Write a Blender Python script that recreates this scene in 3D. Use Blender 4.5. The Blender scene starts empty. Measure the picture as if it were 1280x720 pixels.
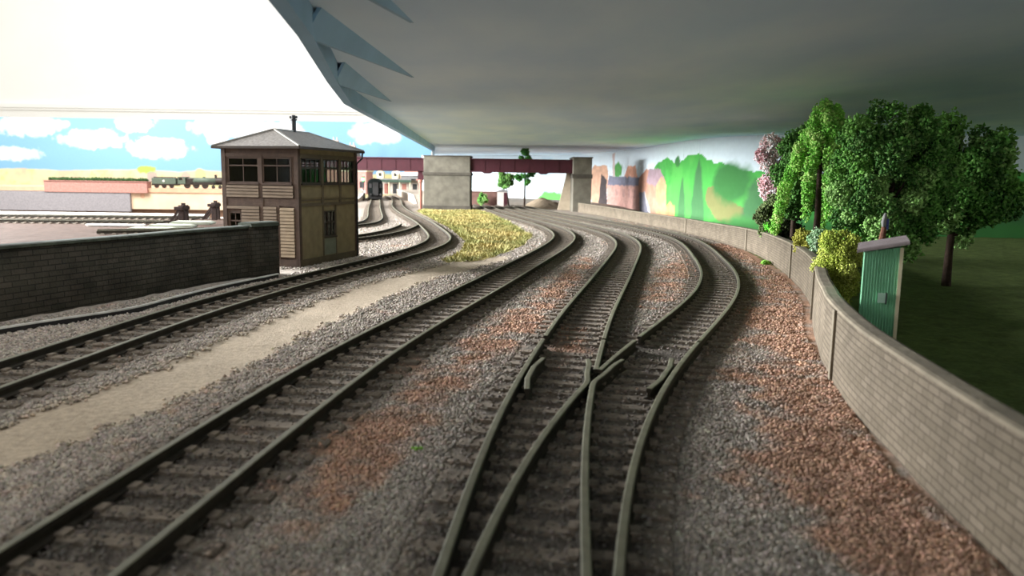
import bpy, math, random
import numpy as np
from mathutils import Vector, Matrix

random.seed(7)
RNG = np.random.default_rng(11)
SC = bpy.context.scene
COL = SC.collection
PI = math.pi

# ------------------------------------------------------------------ helpers
def lin(c):
    return tuple(((v / 255) / 12.92 if v / 255 <= .04045 else ((v / 255 + .055) / 1.055) ** 2.4) for v in c)

def link(o):
    COL.objects.link(o)
    return o

def tag(o, label=None, cat=None, group=None, kind=None):
    if label: o['label'] = label
    if cat: o['category'] = cat
    if group: o['group'] = group
    if kind: o['kind'] = kind
    return o

def empty(name, loc, rz=0, label=None, cat=None, group=None):
    o = bpy.data.objects.new(name, None)
    o.empty_display_size = .2
    o.location = loc
    o.rotation_euler = (0, 0, rz)
    link(o)
    return tag(o, label, cat, group)

MATS = {}
def mat(name, col, rough=.8, var=.12, scale=3., bump=0., bscale=20., metal=0., attr=False, spec=.3, stretch=(1, 1, 1), col2=None, emit=0):
    if name in MATS: return MATS[name]
    m = bpy.data.materials.new(name); m.use_nodes = True
    nt = m.node_tree; N = nt.nodes; L = nt.links
    b = N['Principled BSDF']
    b.inputs['Roughness'].default_value = rough
    b.inputs['Metallic'].default_value = metal
    b.inputs['Specular IOR Level'].default_value = spec
    tc = N.new('ShaderNodeTexCoord')
    mp = N.new('ShaderNodeMapping'); mp.inputs['Scale'].default_value = stretch
    L.new(tc.outputs['Object'], mp.inputs['Vector'])
    nz = N.new('ShaderNodeTexNoise'); nz.inputs['Scale'].default_value = scale; nz.inputs['Detail'].default_value = 5
    L.new(mp.outputs['Vector'], nz.inputs['Vector'])
    rp = N.new('ShaderNodeValToRGB')
    c = lin(col)
    lo = tuple(v * (1 - var) for v in c) if col2 is None else lin(col2)
    hi = tuple(min(1, v * (1 + var)) for v in c) if col2 is None else c
    rp.color_ramp.elements[0].position = .32; rp.color_ramp.elements[1].position = .68
    rp.color_ramp.elements[0].color = (*lo, 1); rp.color_ramp.elements[1].color = (*hi, 1)
    L.new(nz.outputs['Fac'], rp.inputs['Fac'])
    out = rp.outputs['Color']
    if attr:
        at = N.new('ShaderNodeAttribute'); at.attribute_name = 'Col'
        mx = N.new('ShaderNodeMix'); mx.data_type = 'RGBA'; mx.blend_type = 'MULTIPLY'; mx.inputs['Factor'].default_value = 1
        L.new(at.outputs['Color'], mx.inputs['A']); L.new(out, mx.inputs['B'])
        out = mx.outputs['Result']
    L.new(out, b.inputs['Base Color'])
    if bump:
        n2 = N.new('ShaderNodeTexNoise'); n2.inputs['Scale'].default_value = bscale; n2.inputs['Detail'].default_value = 4
        L.new(mp.outputs['Vector'], n2.inputs['Vector'])
        bp = N.new('ShaderNodeBump'); bp.inputs['Strength'].default_value = bump; bp.inputs['Distance'].default_value = .05
        L.new(n2.outputs['Fac'], bp.inputs['Height']); L.new(bp.outputs['Normal'], b.inputs['Normal'])
    if emit:
        b.inputs['Emission Color'].default_value = (*c, 1); b.inputs['Emission Strength'].default_value = emit
    MATS[name] = m
    return m

def brick_mat(name, c1, c2, mortar, bw, bh, ms=.02, bump=.6, var=.25):
    """courses from UV in metres"""
    m = bpy.data.materials.new(name); m.use_nodes = True
    nt = m.node_tree; N = nt.nodes; L = nt.links; b = N['Principled BSDF']
    b.inputs['Roughness'].default_value = .9; b.inputs['Specular IOR Level'].default_value = .15
    uv = N.new('ShaderNodeUVMap'); uv.uv_map = 'UVMap'
    br = N.new('ShaderNodeTexBrick')
    br.inputs['Scale'].default_value = 1; br.inputs['Brick Width'].default_value = bw; br.inputs['Row Height'].default_value = bh
    br.inputs['Mortar Size'].default_value = ms; br.inputs['Mortar Smooth'].default_value = .4
    br.inputs['Color1'].default_value = (*lin(c1), 1); br.inputs['Color2'].default_value = (*lin(c2), 1); br.inputs['Mortar'].default_value = (*lin(mortar), 1)
    L.new(uv.outputs['UV'], br.inputs['Vector'])
    tc = N.new('ShaderNodeTexCoord')
    nz = N.new('ShaderNodeTexNoise'); nz.inputs['Scale'].default_value = 1.3; nz.inputs['Detail'].default_value = 6
    L.new(tc.outputs['Object'], nz.inputs['Vector'])
    mr = N.new('ShaderNodeMapRange'); mr.inputs['To Min'].default_value = 1 - var; mr.inputs['To Max'].default_value = 1 + var
    mr.inputs['From Min'].default_value = .3; mr.inputs['From Max'].default_value = .7
    L.new(nz.outputs['Fac'], mr.inputs['Value'])
    mx = N.new('ShaderNodeVectorMath'); mx.operation = 'SCALE'
    L.new(br.outputs['Color'], mx.inputs[0]); L.new(mr.outputs['Result'], mx.inputs['Scale'])
    L.new(mx.outputs['Vector'], b.inputs['Base Color'])
    n2 = N.new('ShaderNodeTexNoise'); n2.inputs['Scale'].default_value = 14
    L.new(tc.outputs['Object'], n2.inputs['Vector'])
    ad = N.new('ShaderNodeMath'); ad.operation = 'MULTIPLY_ADD'; ad.inputs[1].default_value = -1.2
    L.new(br.outputs['Fac'], ad.inputs[0]); L.new(n2.outputs['Fac'], ad.inputs[2])
    bp = N.new('ShaderNodeBump'); bp.inputs['Strength'].default_value = bump; bp.inputs['Distance'].default_value = .03
    L.new(ad.outputs['Value'], bp.inputs['Height']); L.new(bp.outputs['Normal'], b.inputs['Normal'])
    MATS[name] = m
    return m

def glass_mat():
    m = bpy.data.materials.new('window_glass'); m.use_nodes = True
    nt = m.node_tree; N = nt.nodes; L = nt.links
    N.remove(N['Principled BSDF'])
    t = N.new('ShaderNodeBsdfTransparent'); t.inputs['Color'].default_value = (.72, .76, .74, 1)
    g = N.new('ShaderNodeBsdfGlossy'); g.inputs['Roughness'].default_value = .08
    fr = N.new('ShaderNodeFresnel'); fr.inputs['IOR'].default_value = 1.12
    mx = N.new('ShaderNodeMixShader')
    L.new(fr.outputs['Fac'], mx.inputs['Fac']); L.new(t.outputs['BSDF'], mx.inputs[1]); L.new(g.outputs['BSDF'], mx.inputs[2])
    L.new(mx.outputs['Shader'], N['Material Output'].inputs['Surface'])
    return m

class MB:
    """collects shapes and links them as one mesh object"""
    def __init__(s): s.v = []; s.f = []; s.uv = {}
    def add(s, vs, fs):
        b = len(s.v); s.v += [tuple(v) for v in vs]; s.f += [tuple(b + i for i in f) for f in fs]
        return s
    def box(s, x0, x1, y0, y1, z0, z1):
        return s.add([(x0, y0, z0), (x1, y0, z0), (x1, y1, z0), (x0, y1, z0), (x0, y0, z1), (x1, y0, z1), (x1, y1, z1), (x0, y1, z1)],
                     [(0, 3, 2, 1), (4, 5, 6, 7), (0, 1, 5, 4), (1, 2, 6, 5), (2, 3, 7, 6), (3, 0, 4, 7)])
    def bar(s, a, b, w, h, up=(0, 0, 1)):
        a = Vector(a); b = Vector(b); d = (b - a).normalized(); up = Vector(up)
        if abs(d.dot(up)) > .98: up = Vector((1, 0, 0))
        r = d.cross(up).normalized(); u = r.cross(d)
        vs = []
        for p in (a, b):
            for i, j in ((-1, -1), (1, -1), (1, 1), (-1, 1)): vs.append(p + r * (i * w / 2) + u * (j * h / 2))
        return s.add(vs, [(0, 1, 2, 3), (7, 6, 5, 4), (0, 4, 5, 1), (1, 5, 6, 2), (2, 6, 7, 3), (3, 7, 4, 0)])
    def tube(s, pts, rad, n=10, cap=True):
        pts = [Vector(p) for p in pts]; k = len(pts)
        if not hasattr(rad, '__len__'): rad = [rad] * k
        vs = []; prev = None
        for i, p in enumerate(pts):
            d = (pts[min(i + 1, k - 1)] - pts[max(i - 1, 0)]).normalized()
            up = Vector((0, 0, 1)) if abs(d.z) < .9 else Vector((1, 0, 0))
            r = d.cross(up).normalized() if prev is None else (prev - d * prev.dot(d)).normalized()
            prev = r; u = r.cross(d)
            for j in range(n):
                t = 2 * PI * j / n
                vs.append(p + (r * math.cos(t) + u * math.sin(t)) * rad[i])
        fs = [(i * n + j, i * n + (j + 1) % n, (i + 1) * n + (j + 1) % n, (i + 1) * n + j) for i in range(k - 1) for j in range(n)]
        if cap: fs += [tuple(range(n))[::-1], tuple(range((k - 1) * n, k * n))]
        return s.add(vs, fs)
    def prism(s, poly, axis, a, b):
        """poly of (u,v) extruded along axis 'x','y' or 'z' from a to b"""
        n = len(poly)
        def P(u, v, w): return {'x': (w, u, v), 'y': (u, w, v), 'z': (u, v, w)}[axis]
        vs = [P(u, v, a) for u, v in poly] + [P(u, v, b) for u, v in poly]
        return s.add(vs, [tuple(range(n)), tuple(range(2 * n - 1, n - 1, -1))] + [(i, i + n, (i + 1) % n + n, (i + 1) % n) for i in range(n)])
    def build(s, name, m, parent=None, smooth=False, bevel=0, fix=True):
        me = bpy.data.meshes.new(name); me.from_pydata(s.v, [], s.f); me.update()
        if fix:
            import bmesh
            bm = bmesh.new(); bm.from_mesh(me); bmesh.ops.recalc_face_normals(bm, faces=bm.faces); bm.to_mesh(me); bm.free()
        if smooth:
            me.polygons.foreach_set('use_smooth', [True] * len(me.polygons))
        me.materials.append(m)
        if hasattr(s, 'rail_k'):
            me.materials.append(m_railside)
            me.polygons.foreach_set('material_index', [0 if (i % s.rail_k) in (6, 7, 8) else 1 for i in range(len(me.polygons))])
        o = link(bpy.data.objects.new(name, me))
        if parent: o.parent = parent
        if bevel:
            b = o.modifiers.new('bevel', 'BEVEL'); b.width = bevel; b.segments = 2; b.limit_method = 'ANGLE'
        return o

def np_mesh(name, V, Fq, m, col=None, parent=None, smooth=False, uv=None):
    """fast mesh from numpy arrays; Fq (n,3) or (n,4)"""
    V = np.ascontiguousarray(V, dtype=np.float32); Fq = np.ascontiguousarray(Fq, dtype=np.int32); k = Fq.shape[1]
    me = bpy.data.meshes.new(name)
    me.vertices.add(len(V)); me.vertices.foreach_set('co', V.ravel())
    me.loops.add(Fq.size); me.loops.foreach_set('vertex_index', Fq.ravel())
    me.polygons.add(len(Fq)); me.polygons.foreach_set('loop_start', np.arange(0, Fq.size, k, dtype=np.int32))
    if smooth: me.polygons.foreach_set('use_smooth', np.ones(len(Fq), dtype=bool))
    me.update(calc_edges=True)
    if col is not None:
        a = me.color_attributes.new('Col', 'FLOAT_COLOR', 'POINT')
        c = np.ones((len(V), 4), np.float32); c[:, :3] = col
        a.data.foreach_set('color', c.ravel())
    if uv is not None:
        l = me.uv_layers.new(name='UVMap'); l.data.foreach_set('uv', np.ascontiguousarray(uv, dtype=np.float32).ravel())
    me.materials.append(m)
    o = link(bpy.data.objects.new(name, me))
    if parent: o.parent = parent
    return o

def linc(c):
    c = np.asarray(c, float) / 255
    return np.where(c <= .04045, c / 12.92, ((c + .055) / 1.055) ** 2.4)

def vnoise(x, y, sc, seed=0):
    x = np.asarray(x) * sc; y = np.asarray(y) * sc
    xi = np.floor(x).astype(np.int64); yi = np.floor(y).astype(np.int64); fx = x - xi; fy = y - yi
    fx = fx * fx * (3 - 2 * fx); fy = fy * fy * (3 - 2 * fy)
    def h(a, b):
        n = (a * 374761393 + b * 668265263 + seed * 974634777) & 0x7fffffff
        n = (n ^ (n >> 13)) * 1274126177 & 0x7fffffff
        return ((n ^ (n >> 16)) & 0xffff) / 65535.
    return (h(xi, yi) * (1 - fx) + h(xi + 1, yi) * fx) * (1 - fy) + (h(xi, yi + 1) * (1 - fx) + h(xi + 1, yi + 1) * fx) * fy

def fbm(x, y, sc, seed=0, o=4):
    r = 0; a = .5; t = 0
    for k in range(o):
        r = r + a * vnoise(x, y, sc * 2 ** k, seed + k); t += a; a *= .55
    return r / t

def bspline(C, n=160):
    C = np.array(C, float); C = np.vstack([2 * C[0] - C[1], C, 2 * C[-1] - C[-2]]); m = len(C) - 3; out = []
    for t in np.linspace(0, m - 1e-9, n):
        i = int(t); u = t - i
        out.append(np.array([(1 - u) ** 3, 3 * u ** 3 - 6 * u * u + 4, -3 * u ** 3 + 3 * u * u + 3 * u + 1, u ** 3]) / 6 @ C[i:i + 4])
    return np.array(out)

def catmull(P, n=12):
    P = np.array(P, float); Q = np.vstack([2 * P[0] - P[1], P, 2 * P[-1] - P[-2]]); o = []
    for i in range(1, len(Q) - 2):
        for t in np.linspace(0, 1, n, endpoint=False):
            a, b, c, d = Q[i - 1:i + 3]
            o.append(.5 * ((2 * b) + (-a + c) * t + (2 * a - 5 * b + 4 * c - d) * t * t + (-a + 3 * b - 3 * c + d) * t ** 3))
    o.append(P[-1])
    return np.array(o)

def arclen(P): return np.r_[0, np.cumsum(np.linalg.norm(np.diff(P, axis=0), axis=1))]

def resample(P, step):
    s = arclen(P); n = max(2, int(round(s[-1] / step)) + 1); t = np.linspace(0, s[-1], n)
    return np.stack([np.interp(t, s, P[:, i]) for i in range(P.shape[1])], 1)

def tang(P):
    T = np.gradient(P, axis=0)
    return T / np.linalg.norm(T, axis=1)[:, None]

def offset(P, d):
    T = tang(P)
    return P + d * np.stack([T[:, 1], -T[:, 0]], 1)

def poly_dist(X, Y, P):
    X = np.asarray(X); d = np.full(X.shape, 1e9)
    for a, b in zip(P[:-1], P[1:]):
        ux, uy = b - a; q = ux * ux + uy * uy + 1e-12
        t = np.clip(((X - a[0]) * ux + (Y - a[1]) * uy) / q, 0, 1)
        d = np.minimum(d, np.hypot(X - a[0] - t * ux, Y - a[1] - t * uy))
    return d

def inside(X, Y, poly):
    X = np.asarray(X); r = np.zeros(X.shape, bool); n = len(poly)
    for i in range(n):
        x1, y1 = poly[i]; x2, y2 = poly[(i + 1) % n]
        c = ((y1 > Y) != (y2 > Y)) & (X < (x2 - x1) * (Y - y1) / (y2 - y1 + 1e-12) + x1)
        r ^= c
    return r

# ------------------------------------------------------------------ camera
F, Y0, ROLL, H = 950., 224., math.radians(.8), 3.8
pt = math.atan((360 - Y0) / F); cp, sp = math.cos(pt), math.sin(pt); cr_, sr_ = math.cos(ROLL), math.sin(ROLL)
cd = bpy.data.cameras.new('camera'); cam = link(bpy.data.objects.new('camera', cd)); SC.camera = cam
R = Vector((cr_, sr_ * sp, sr_ * cp)); U = Vector((-sr_, cr_ * sp, cr_ * cp)); FW = Vector((0, cp, -sp))
cam.matrix_world = Matrix(((R.x, U.x, -FW.x, 0), (R.y, U.y, -FW.y, 0), (R.z, U.z, -FW.z, H), (0, 0, 0, 1)))
cd.sensor_fit = 'HORIZONTAL'; cd.sensor_width = 36; cd.lens = F * 36 / 1280; cd.clip_end = 2000; cd.clip_start = .05
cd.dof.use_dof = True; cd.dof.focus_distance = 27; cd.dof.aperture_fstop = cd.lens / 1000 / .05

# ------------------------------------------------------------------ materials
m_railside = mat('rail_side_rust_shade', (50, 44, 35), .85, .25, 5)  # rusty sides, darkened further to carry the shading along the rails
m_rail = mat('rail_steel', (118, 115, 95), .5, .2, 4, metal=.0, spec=.4, col2=(98, 94, 76))
m_sleeper = mat('sleeper_wood', (124, 112, 99), .95, .35, 5, .5, 14)
m_timber = mat('dark_timber', (66, 50, 42), .85, .3, 5, .3, 16)
m_frame = mat('brown_framing', (72, 56, 46), .85, .22, 4, .25, 20)
m_clap = mat('tan_boards', (110, 94, 78), .85, .2, 3, .2, 16, stretch=(.6, .6, 4))
m_olive = mat('olive_boards', (122, 108, 80), .85, .15, 2.5, .15, 14)
m_olived = mat('dark_olive_framing', (88, 76, 58), .85, .15, 3)
m_oliveg = mat('grey_green_boards', (112, 114, 98), .85, .12, 3)
m_roof = mat('grey_slate', (110, 104, 98), .9, .25, 9, .5, 26)
m_roofcap = mat('pale_ridge_tile', (142, 137, 128), .85, .1, 4)
m_dark = mat('black_iron', (38, 36, 35), .6, .2, 4)
m_inside = mat('box_interior', (70, 60, 50), .9)
m_glass = glass_mat()
m_maroon = mat('maroon_paint', (60, 20, 28), .65, .12, 2)
m_stone = mat('concrete_stone', (98, 93, 82), .92, .25, 1.1, .3, 9)
m_stoned = mat('stained_stone', (72, 67, 59), .92, .25, 1.5, .3, 9)
m_cream = mat('cream_paint', (214, 202, 170), .8, .06)
m_white = mat('white_paint', (236, 232, 224), .8, .04)
m_soffit = mat('grey_painted_board', (226, 242, 255), .75, .10, .3, .05, 3, stretch=(1.2, .45, 1), col2=(206, 228, 250))
m_fascia = mat('blue_grey_painted_board', (150, 184, 210), .75, .08, .5)
m_wallpaint = mat('white_wall_paint', (240, 240, 236), .9, .015, .05)
m_ply = mat('pale_plywood', (236, 206, 176), .8, .08, .35)
m_plyed = mat('plywood_edge', (222, 176, 146), .8, .1, .5)
m_brown = mat('brown_underboard_shade', (120, 92, 74), .85, .15, .6)
m_bark = mat('bark', (58, 44, 34), .95, .35, 6, .6, 18)
m_leaf = mat('leaf_clump', (255, 255, 255), .75, .2, 5, attr=True, spec=.25)
m_ground = mat('ballast_bed', (255, 255, 255), .95, .3, 9, .8, 22, attr=True, spec=.1)
m_chip = mat('ballast_chip', (255, 255, 255), .85, .2, 9, attr=True, spec=.25)
m_paint = mat('painted_board', (255, 255, 255), .85, .05, 2.2, attr=True, spec=.1)
m_green = mat('green_corrugated', (116, 176, 136), .6, .12, 2)
m_greenroof = mat('grey_corrugated', (150, 138, 138), .7, .15, 3)
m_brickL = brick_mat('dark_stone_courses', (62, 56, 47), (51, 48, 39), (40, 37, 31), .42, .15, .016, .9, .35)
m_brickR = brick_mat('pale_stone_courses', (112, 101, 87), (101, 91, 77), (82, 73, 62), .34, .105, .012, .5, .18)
m_cope = mat('coping_stone', (116, 106, 90), .9, .2, 2, .3, 12)
m_moss = mat('mossy_coping', (66, 70, 58), .95, .35, 4, .5, 16, col2=(44, 48, 38))
m_coach = mat('dark_green_coach', (17, 20, 19), .85, .15, 2, spec=.05)
m_lamp = mat('green_signal_lens', (110, 255, 120), .3, .02, emit=2.2)
m_pinkbrick = mat('pink_brick', (190, 140, 130), .9, .15, 2, .2, 9)
m_salmon = mat('salmon_paint', (150, 98, 84), .7, .12, 2)
m_slate = mat('far_slate', (120, 118, 116), .9, .15, 2)
m_greypanel = mat('grey_panel', (150, 146, 150), .85)
m_platform = mat('platform_paving', (176, 160, 144), .9, .15, 1.5)
m_pot = mat('chimney_render', (196, 184, 176), .9, .1)
m_locogreen = mat('loco_green', (92, 104, 92), .5, .12, 1.5)
m_locobrown = mat('loco_black', (52, 44, 40), .5, .2, 1.5)

# ------------------------------------------------------------------ track alignment (metres, plan)
CM = [[-5.1, -2], [-4.1, 6.53], [-3.24, 14.99], [-1.3, 23.24], [.44, 31.6], [2.25, 39.99], [3.59, 48.54], [3.18, 57.7], [1.18, 68.25], [-1.17, 81.12], [-3.35, 97.08], [-4.9, 107]]
CA = [[-.3, 1.4], [.02, 6.32], [.41, 10.72], [1.16, 15.36], [2.05, 20.29], [3.18, 25.46], [4.29, 30.87], [5.43, 36.41], [6.51, 42.0], [7.01, 47.69], [6.7, 53.5], [5.3, 62], [3.1, 73], [.95, 85], [-.55, 96], [-1.7, 104]]
CB = [[-.55, -1.5], [-.15, 3.53], [.7, 9.0], [2.45, 14.32], [4.77, 19.54], [6.89, 24.85], [8.34, 30.31], [9.26, 35.87], [10.18, 41.37], [10.77, 46.76], [10.7, 52.06], [9.2, 61], [6.7, 72], [4.1, 84], [2.2, 95], [.9, 103]]
CL = [[-9.75, 3], [-9.3, 9.5], [-8.82, 14.88], [-8.46, 20.0], [-7.47, 25.08], [-6.27, 30.13], [-5.11, 35.15], [-4.28, 40.14], [-4.22, 45.2], [-5.04, 50.51], [-6.16, 56.31], [-7.33, 62.76], [-9.3, 71], [-11.9, 82], [-15.0, 98], [-17.0, 112], [-18.6, 122], [-21.4, 137], [-24.5, 150]]
CL2 = [[-24, 35], [-18, 38.2], [-12.8, 40.6], [-9.6, 43.8], [-8.3, 48.5], [-7.75, 53.5], [-7.9, 58.5]]
CL3 = [[-26, 47.5], [-19, 51], [-13.6, 54], [-11.4, 58], [-11.6, 64], [-13, 72], [-15.5, 85], [-18.8, 104], [-22.3, 124], [-27, 148]]
LM, LA, LB, LL, LL2, LL3 = [resample(bspline(c, 400), .25) for c in (CM, CA, CB, CL, CL2, CL3)]
LS1 = np.stack([np.linspace(-46, -26.35, 80), np.linspace(57, 58, 80)], 1)
LS2 = np.stack([np.linspace(-46, -26.55, 80), np.linspace(63.6, 64.8, 80)], 1)
RG, RT, RB = .66, .30, .10            # half gauge, rail top, rail foot
YT = 16.6                             # the turnout ends here
PROF = [(-.09, 0), (.09, 0), (.09, .025), (.025, .05), (.025, .13), (.05, .15), (.05, .195), (.035, .205), (-.035, .205), (-.05, .195), (-.05, .15), (-.025, .13), (-.025, .05), (-.09, .025)]

def rail_mesh(P, z0=RB):
    T = tang(P); nrm = np.stack([T[:, 1], -T[:, 0]], 1); k = len(PROF); b = MB()
    vs = [(P[i, 0] + nrm[i, 0] * u, P[i, 1] + nrm[i, 1] * u, z0 + v) for i in range(len(P)) for u, v in PROF]
    fs = [(i * k + j, i * k + (j + 1) % k, (i + 1) * k + (j + 1) % k, (i + 1) * k + j) for i in range(len(P) - 1) for j in range(k)]
    fs += [tuple(range(k)), tuple(range((len(P) - 1) * k, len(P) * k))]
    b.rail_k = k
    return b.add(vs, fs)

def sleeper_mb(l=2.3, rails=(-RG, RG)):
    b = MB()
    b.prism([(-l / 2, -.02), (l / 2, -.02), (l / 2, .085), (l / 2 - .03, .105), (-l / 2 + .03, .105), (-l / 2, .085)], 'y', -.125, .125)
    for r in rails:
        for s in (-1, 1):
            b.box(r + s * .115 - .055, r + s * .115 + .055, -.085, .085, .1, .155)
    return b

def track(P, name, label, ymin=-9, ymax=999, step=.62):
    P = P[(P[:, 1] >= ymin) & (P[:, 1] <= ymax)]
    t = empty(name, (P[0, 0], P[0, 1], 0), 0, label, 'railway track', 'lines of model railway track')
    inv = np.array([P[0, 0], P[0, 1]])
    for d in (-RG, RG):
        rail_mesh(offset(P, d) - inv).build('rail', m_rail, t, fix=False)
    s = arclen(P); T = tang(P); n = int(s[-1] / step); first = None; rest = MB()
    for k in range(n):
        q = (k + .5) * step
        x, y = np.interp(q, s, P[:, 0]), np.interp(q, s, P[:, 1]); tx, ty = np.interp(q, s, T[:, 0]), np.interp(q, s, T[:, 1])
        a = math.atan2(ty, tx) - PI / 2 + random.uniform(-.02, .02)
        if k < 100:
            if first is None:
                o = first = sleeper_mb().build('sleeper', m_sleeper, t, bevel=0)
            else:
                o = first.copy(); link(o); o.parent = t
            o.location = (x - inv[0], y - inv[1], 0); o.rotation_euler = (0, 0, a)
        else:
            c, sn = math.cos(a), math.sin(a)
            b = sleeper_mb()
            rest.add([(x - inv[0] + c * v[0] - sn * v[1], y - inv[1] + sn * v[0] + c * v[1], v[2]) for v in b.v], b.f)
    if rest.v:
        tag(rest.build('distant_sleepers', m_sleeper, t, fix=False), kind='stuff')
    return t

track(LM, 'railway_track', 'long single track left of the turnout, curving away under the bridge', ymin=0)
track(LA, 'railway_track', 'track leaving the straighter, left-hand exit of the turnout in the foreground', ymin=YT)
track(LB, 'railway_track', 'outermost track, leaving the turnout and swinging out along the curved pale stone wall', ymin=YT)
track(LL, 'railway_track', 'track running close past the dark stone wall and the signal box', ymin=4)
track(LL2, 'railway_track', 'short siding curving in behind the signal box towards the yard')
track(LL3, 'railway_track', 'station track that ends up beneath the dark coach')
track(LS1, 'railway_track', 'yard siding ending at the nearer buffer stop')
track(LS2, 'railway_track', 'yard siding ending at the farther buffer stop beside the signal box')

# turnout in the foreground
t = empty('turnout', (.6, 8, 0), 0, 'turnout in the foreground where one track splits into two, with crossing and check rails', 'railway turnout')
O2 = np.array([.6, 8.])
def seg(P, y0, y1): return P[(P[:, 1] >= y0) & (P[:, 1] <= y1)]
fine = lambda C: (lambda P: P[P[:, 1] < 20])(resample(bspline(C, 6000), .08))
FA, FB = fine(CA), fine(CB)
AL, AR, BL, BR = offset(FA, -RG), offset(FA, RG), offset(FB, -RG), offset(FB, RG)
dd = np.linalg.norm(AR[:, None] - BL[None], axis=2); yy = AR[:, 1] > 8
i0, j0 = np.unravel_index(np.argmin(np.where(yy[:, None], dd, 9)), dd.shape); YF = AR[i0, 1]
rail_mesh(seg(AL, 0, YT) - O2).build('stock_rail', m_rail, t, fix=False)
rail_mesh(seg(BR, 0, YT) - O2).build('stock_rail', m_rail, t, fix=False)
# closure rails run up to the crossing and turn off as wing rails
def smoothed(P, it=14):
    P = P.copy()
    for _ in range(it): P[1:-1] = (P[:-2] + 2 * P[1:-1] + P[2:]) / 4
    return P
AR_in, BL_in = offset(AR, -.15), offset(BL, .15)
for base, wing, sg in ((BL, AR_in, -1), (AR, BL_in, 1)):
    w = seg(wing, YF + .1, YF + 1.25); w = w + np.stack([sg * .07 * np.clip((np.arange(len(w)) - len(w) + 6) / 6, 0, 1), np.zeros(len(w))], 1)
    rail_mesh(smoothed(resample(np.vstack([seg(base, 0, YF - .45), w]), .09), 6) - O2).build('closure_rail', m_rail, t, fix=False)
rail_mesh(seg(AR, YF + .35, YT) - O2).build('crossing_rail', m_rail, t, fix=False)
rail_mesh(seg(BL, YF + .35, YT) - O2).build('crossing_rail', m_rail, t, fix=False)
for P, s in ((AL, 1), (BR, -1)):
    for_in = offset(P, s * .15); wide = offset(P, s * .24)
    k = (P[:, 1] > YF - 1.0) & (P[:, 1] < YF + 1.35); n = k.sum()
    f = np.clip(np.maximum(9 - np.arange(n), np.arange(n) - n + 10) / 9, 0, 1)[:, None]
    rail_mesh(for_in[k] * (1 - f) + wide[k] * f - O2).build('check_rail', m_rail, t, fix=False)
y = .6
while y < YT - .1:
    ia, ib = np.argmin(abs(FA[:, 1] - y)), np.argmin(abs(FB[:, 1] - y))
    ta, tb = tang(FA)[ia], tang(FB)[ib]; T = (ta + tb); T /= np.linalg.norm(T); nr = np.array([T[1], -T[0]])
    c0 = FA[ia]; e = abs((FB[ib] - FA[ia]) @ nr)
    ctr = c0 + nr * e / 2; l = 2.3 + e
    b = sleeper_mb(l, (-e / 2 - RG, -e / 2 + RG, e / 2 - RG, e / 2 + RG))
    o = b.build('sleeper', m_sleeper, t); o.location = (ctr[0] - O2[0], ctr[1] - O2[1], 0); o.rotation_euler = (0, 0, math.atan2(T[1], T[0]) - PI / 2)
    y += .6 * T[1]

# ------------------------------------------------------------------ ground
PATH = catmull([(-8.6, 5.5), (-7.0, 10.2), (-6.2, 13.6), (-5.75, 17.6), (-5.0, 22.6), (-3.75, 28.5), (-2.3, 32.3), (-1.0, 36.6)], 8)
RUST = [(catmull([(-2.5, 6.8), (-1.95, 10.3), (-1.5, 12.6), (-.6, 16.6), (.15, 19.2), (1.2, 23.5), (2.6, 31), (3.6, 36)], 6), .75, .85),
        (catmull([(4.3, 22.5), (5.0, 25.5), (6.2, 29), (7.8, 34.2), (8.6, 38)], 6), .95, .8),
        (np.array([(.8, 14.8), (1.3, 17.2), (1.7, 18.8)]), .5, .6),
        (catmull([(4.0, 4.5), (4.05, 7.5), (4.45, 10.5), (5.2, 13.2), (6.3, 16.8), (7.3, 20), (8.9, 24.5), (10.4, 29), (11.4, 33), (12.2, 38), (12.4, 46)], 6), 1.15, 1.15),
        (np.array([(-7.6, 40.5), (-6.2, 42.5)]), .9, .7),
        (np.array([(12.0, 56), (10.6, 66), (9.2, 76)]), .8, .45)]
GRASS = [(-10.6, 92), (-8.1, 89), (-4.0, 90.5), (-2.2, 80), (-.5, 68), (.5, 58.5), (1.3, 51), (.7, 44), (-.4, 38.5), (-1.6, 35.2), (-2.9, 33.9), (-3.3, 35), (-2.7, 39), (-2.75, 45), (-3.6, 50.5), (-5.0, 58.8), (-6.6, 66), (-8.6, 76), (-10.9, 87)]
ALLT = [LM, LA, LB, LL, LL2, LL3, LS1, LS2]

def ground_masks(x, y):
    tr = np.full(x.shape, 1e9)
    for P in ALLT: tr = np.minimum(tr, poly_dist(x, y, P[::6]))
    n = fbm(x, y, .9, 3); n2 = fbm(x, y, 3.1, 9)
    ru = np.zeros(x.shape)
    for P, w, a in RUST:
        ru = np.maximum(ru, a * np.exp(-(poly_dist(x, y, P) / w) ** 2))
    ru = np.clip((ru + (n - .5) * 1.5 + (n2 - .5) * 1.2 - .36) * 1.7, 0, 1)
    pd = poly_dist(x, y, PATH); pa = np.clip((1.02 - pd + (n2 - .5) * .7) * 3, 0, 1) * (y < 40)
    gr = inside(x, y, GRASS)
    return tr, n, n2, ru, pa, gr

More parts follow.
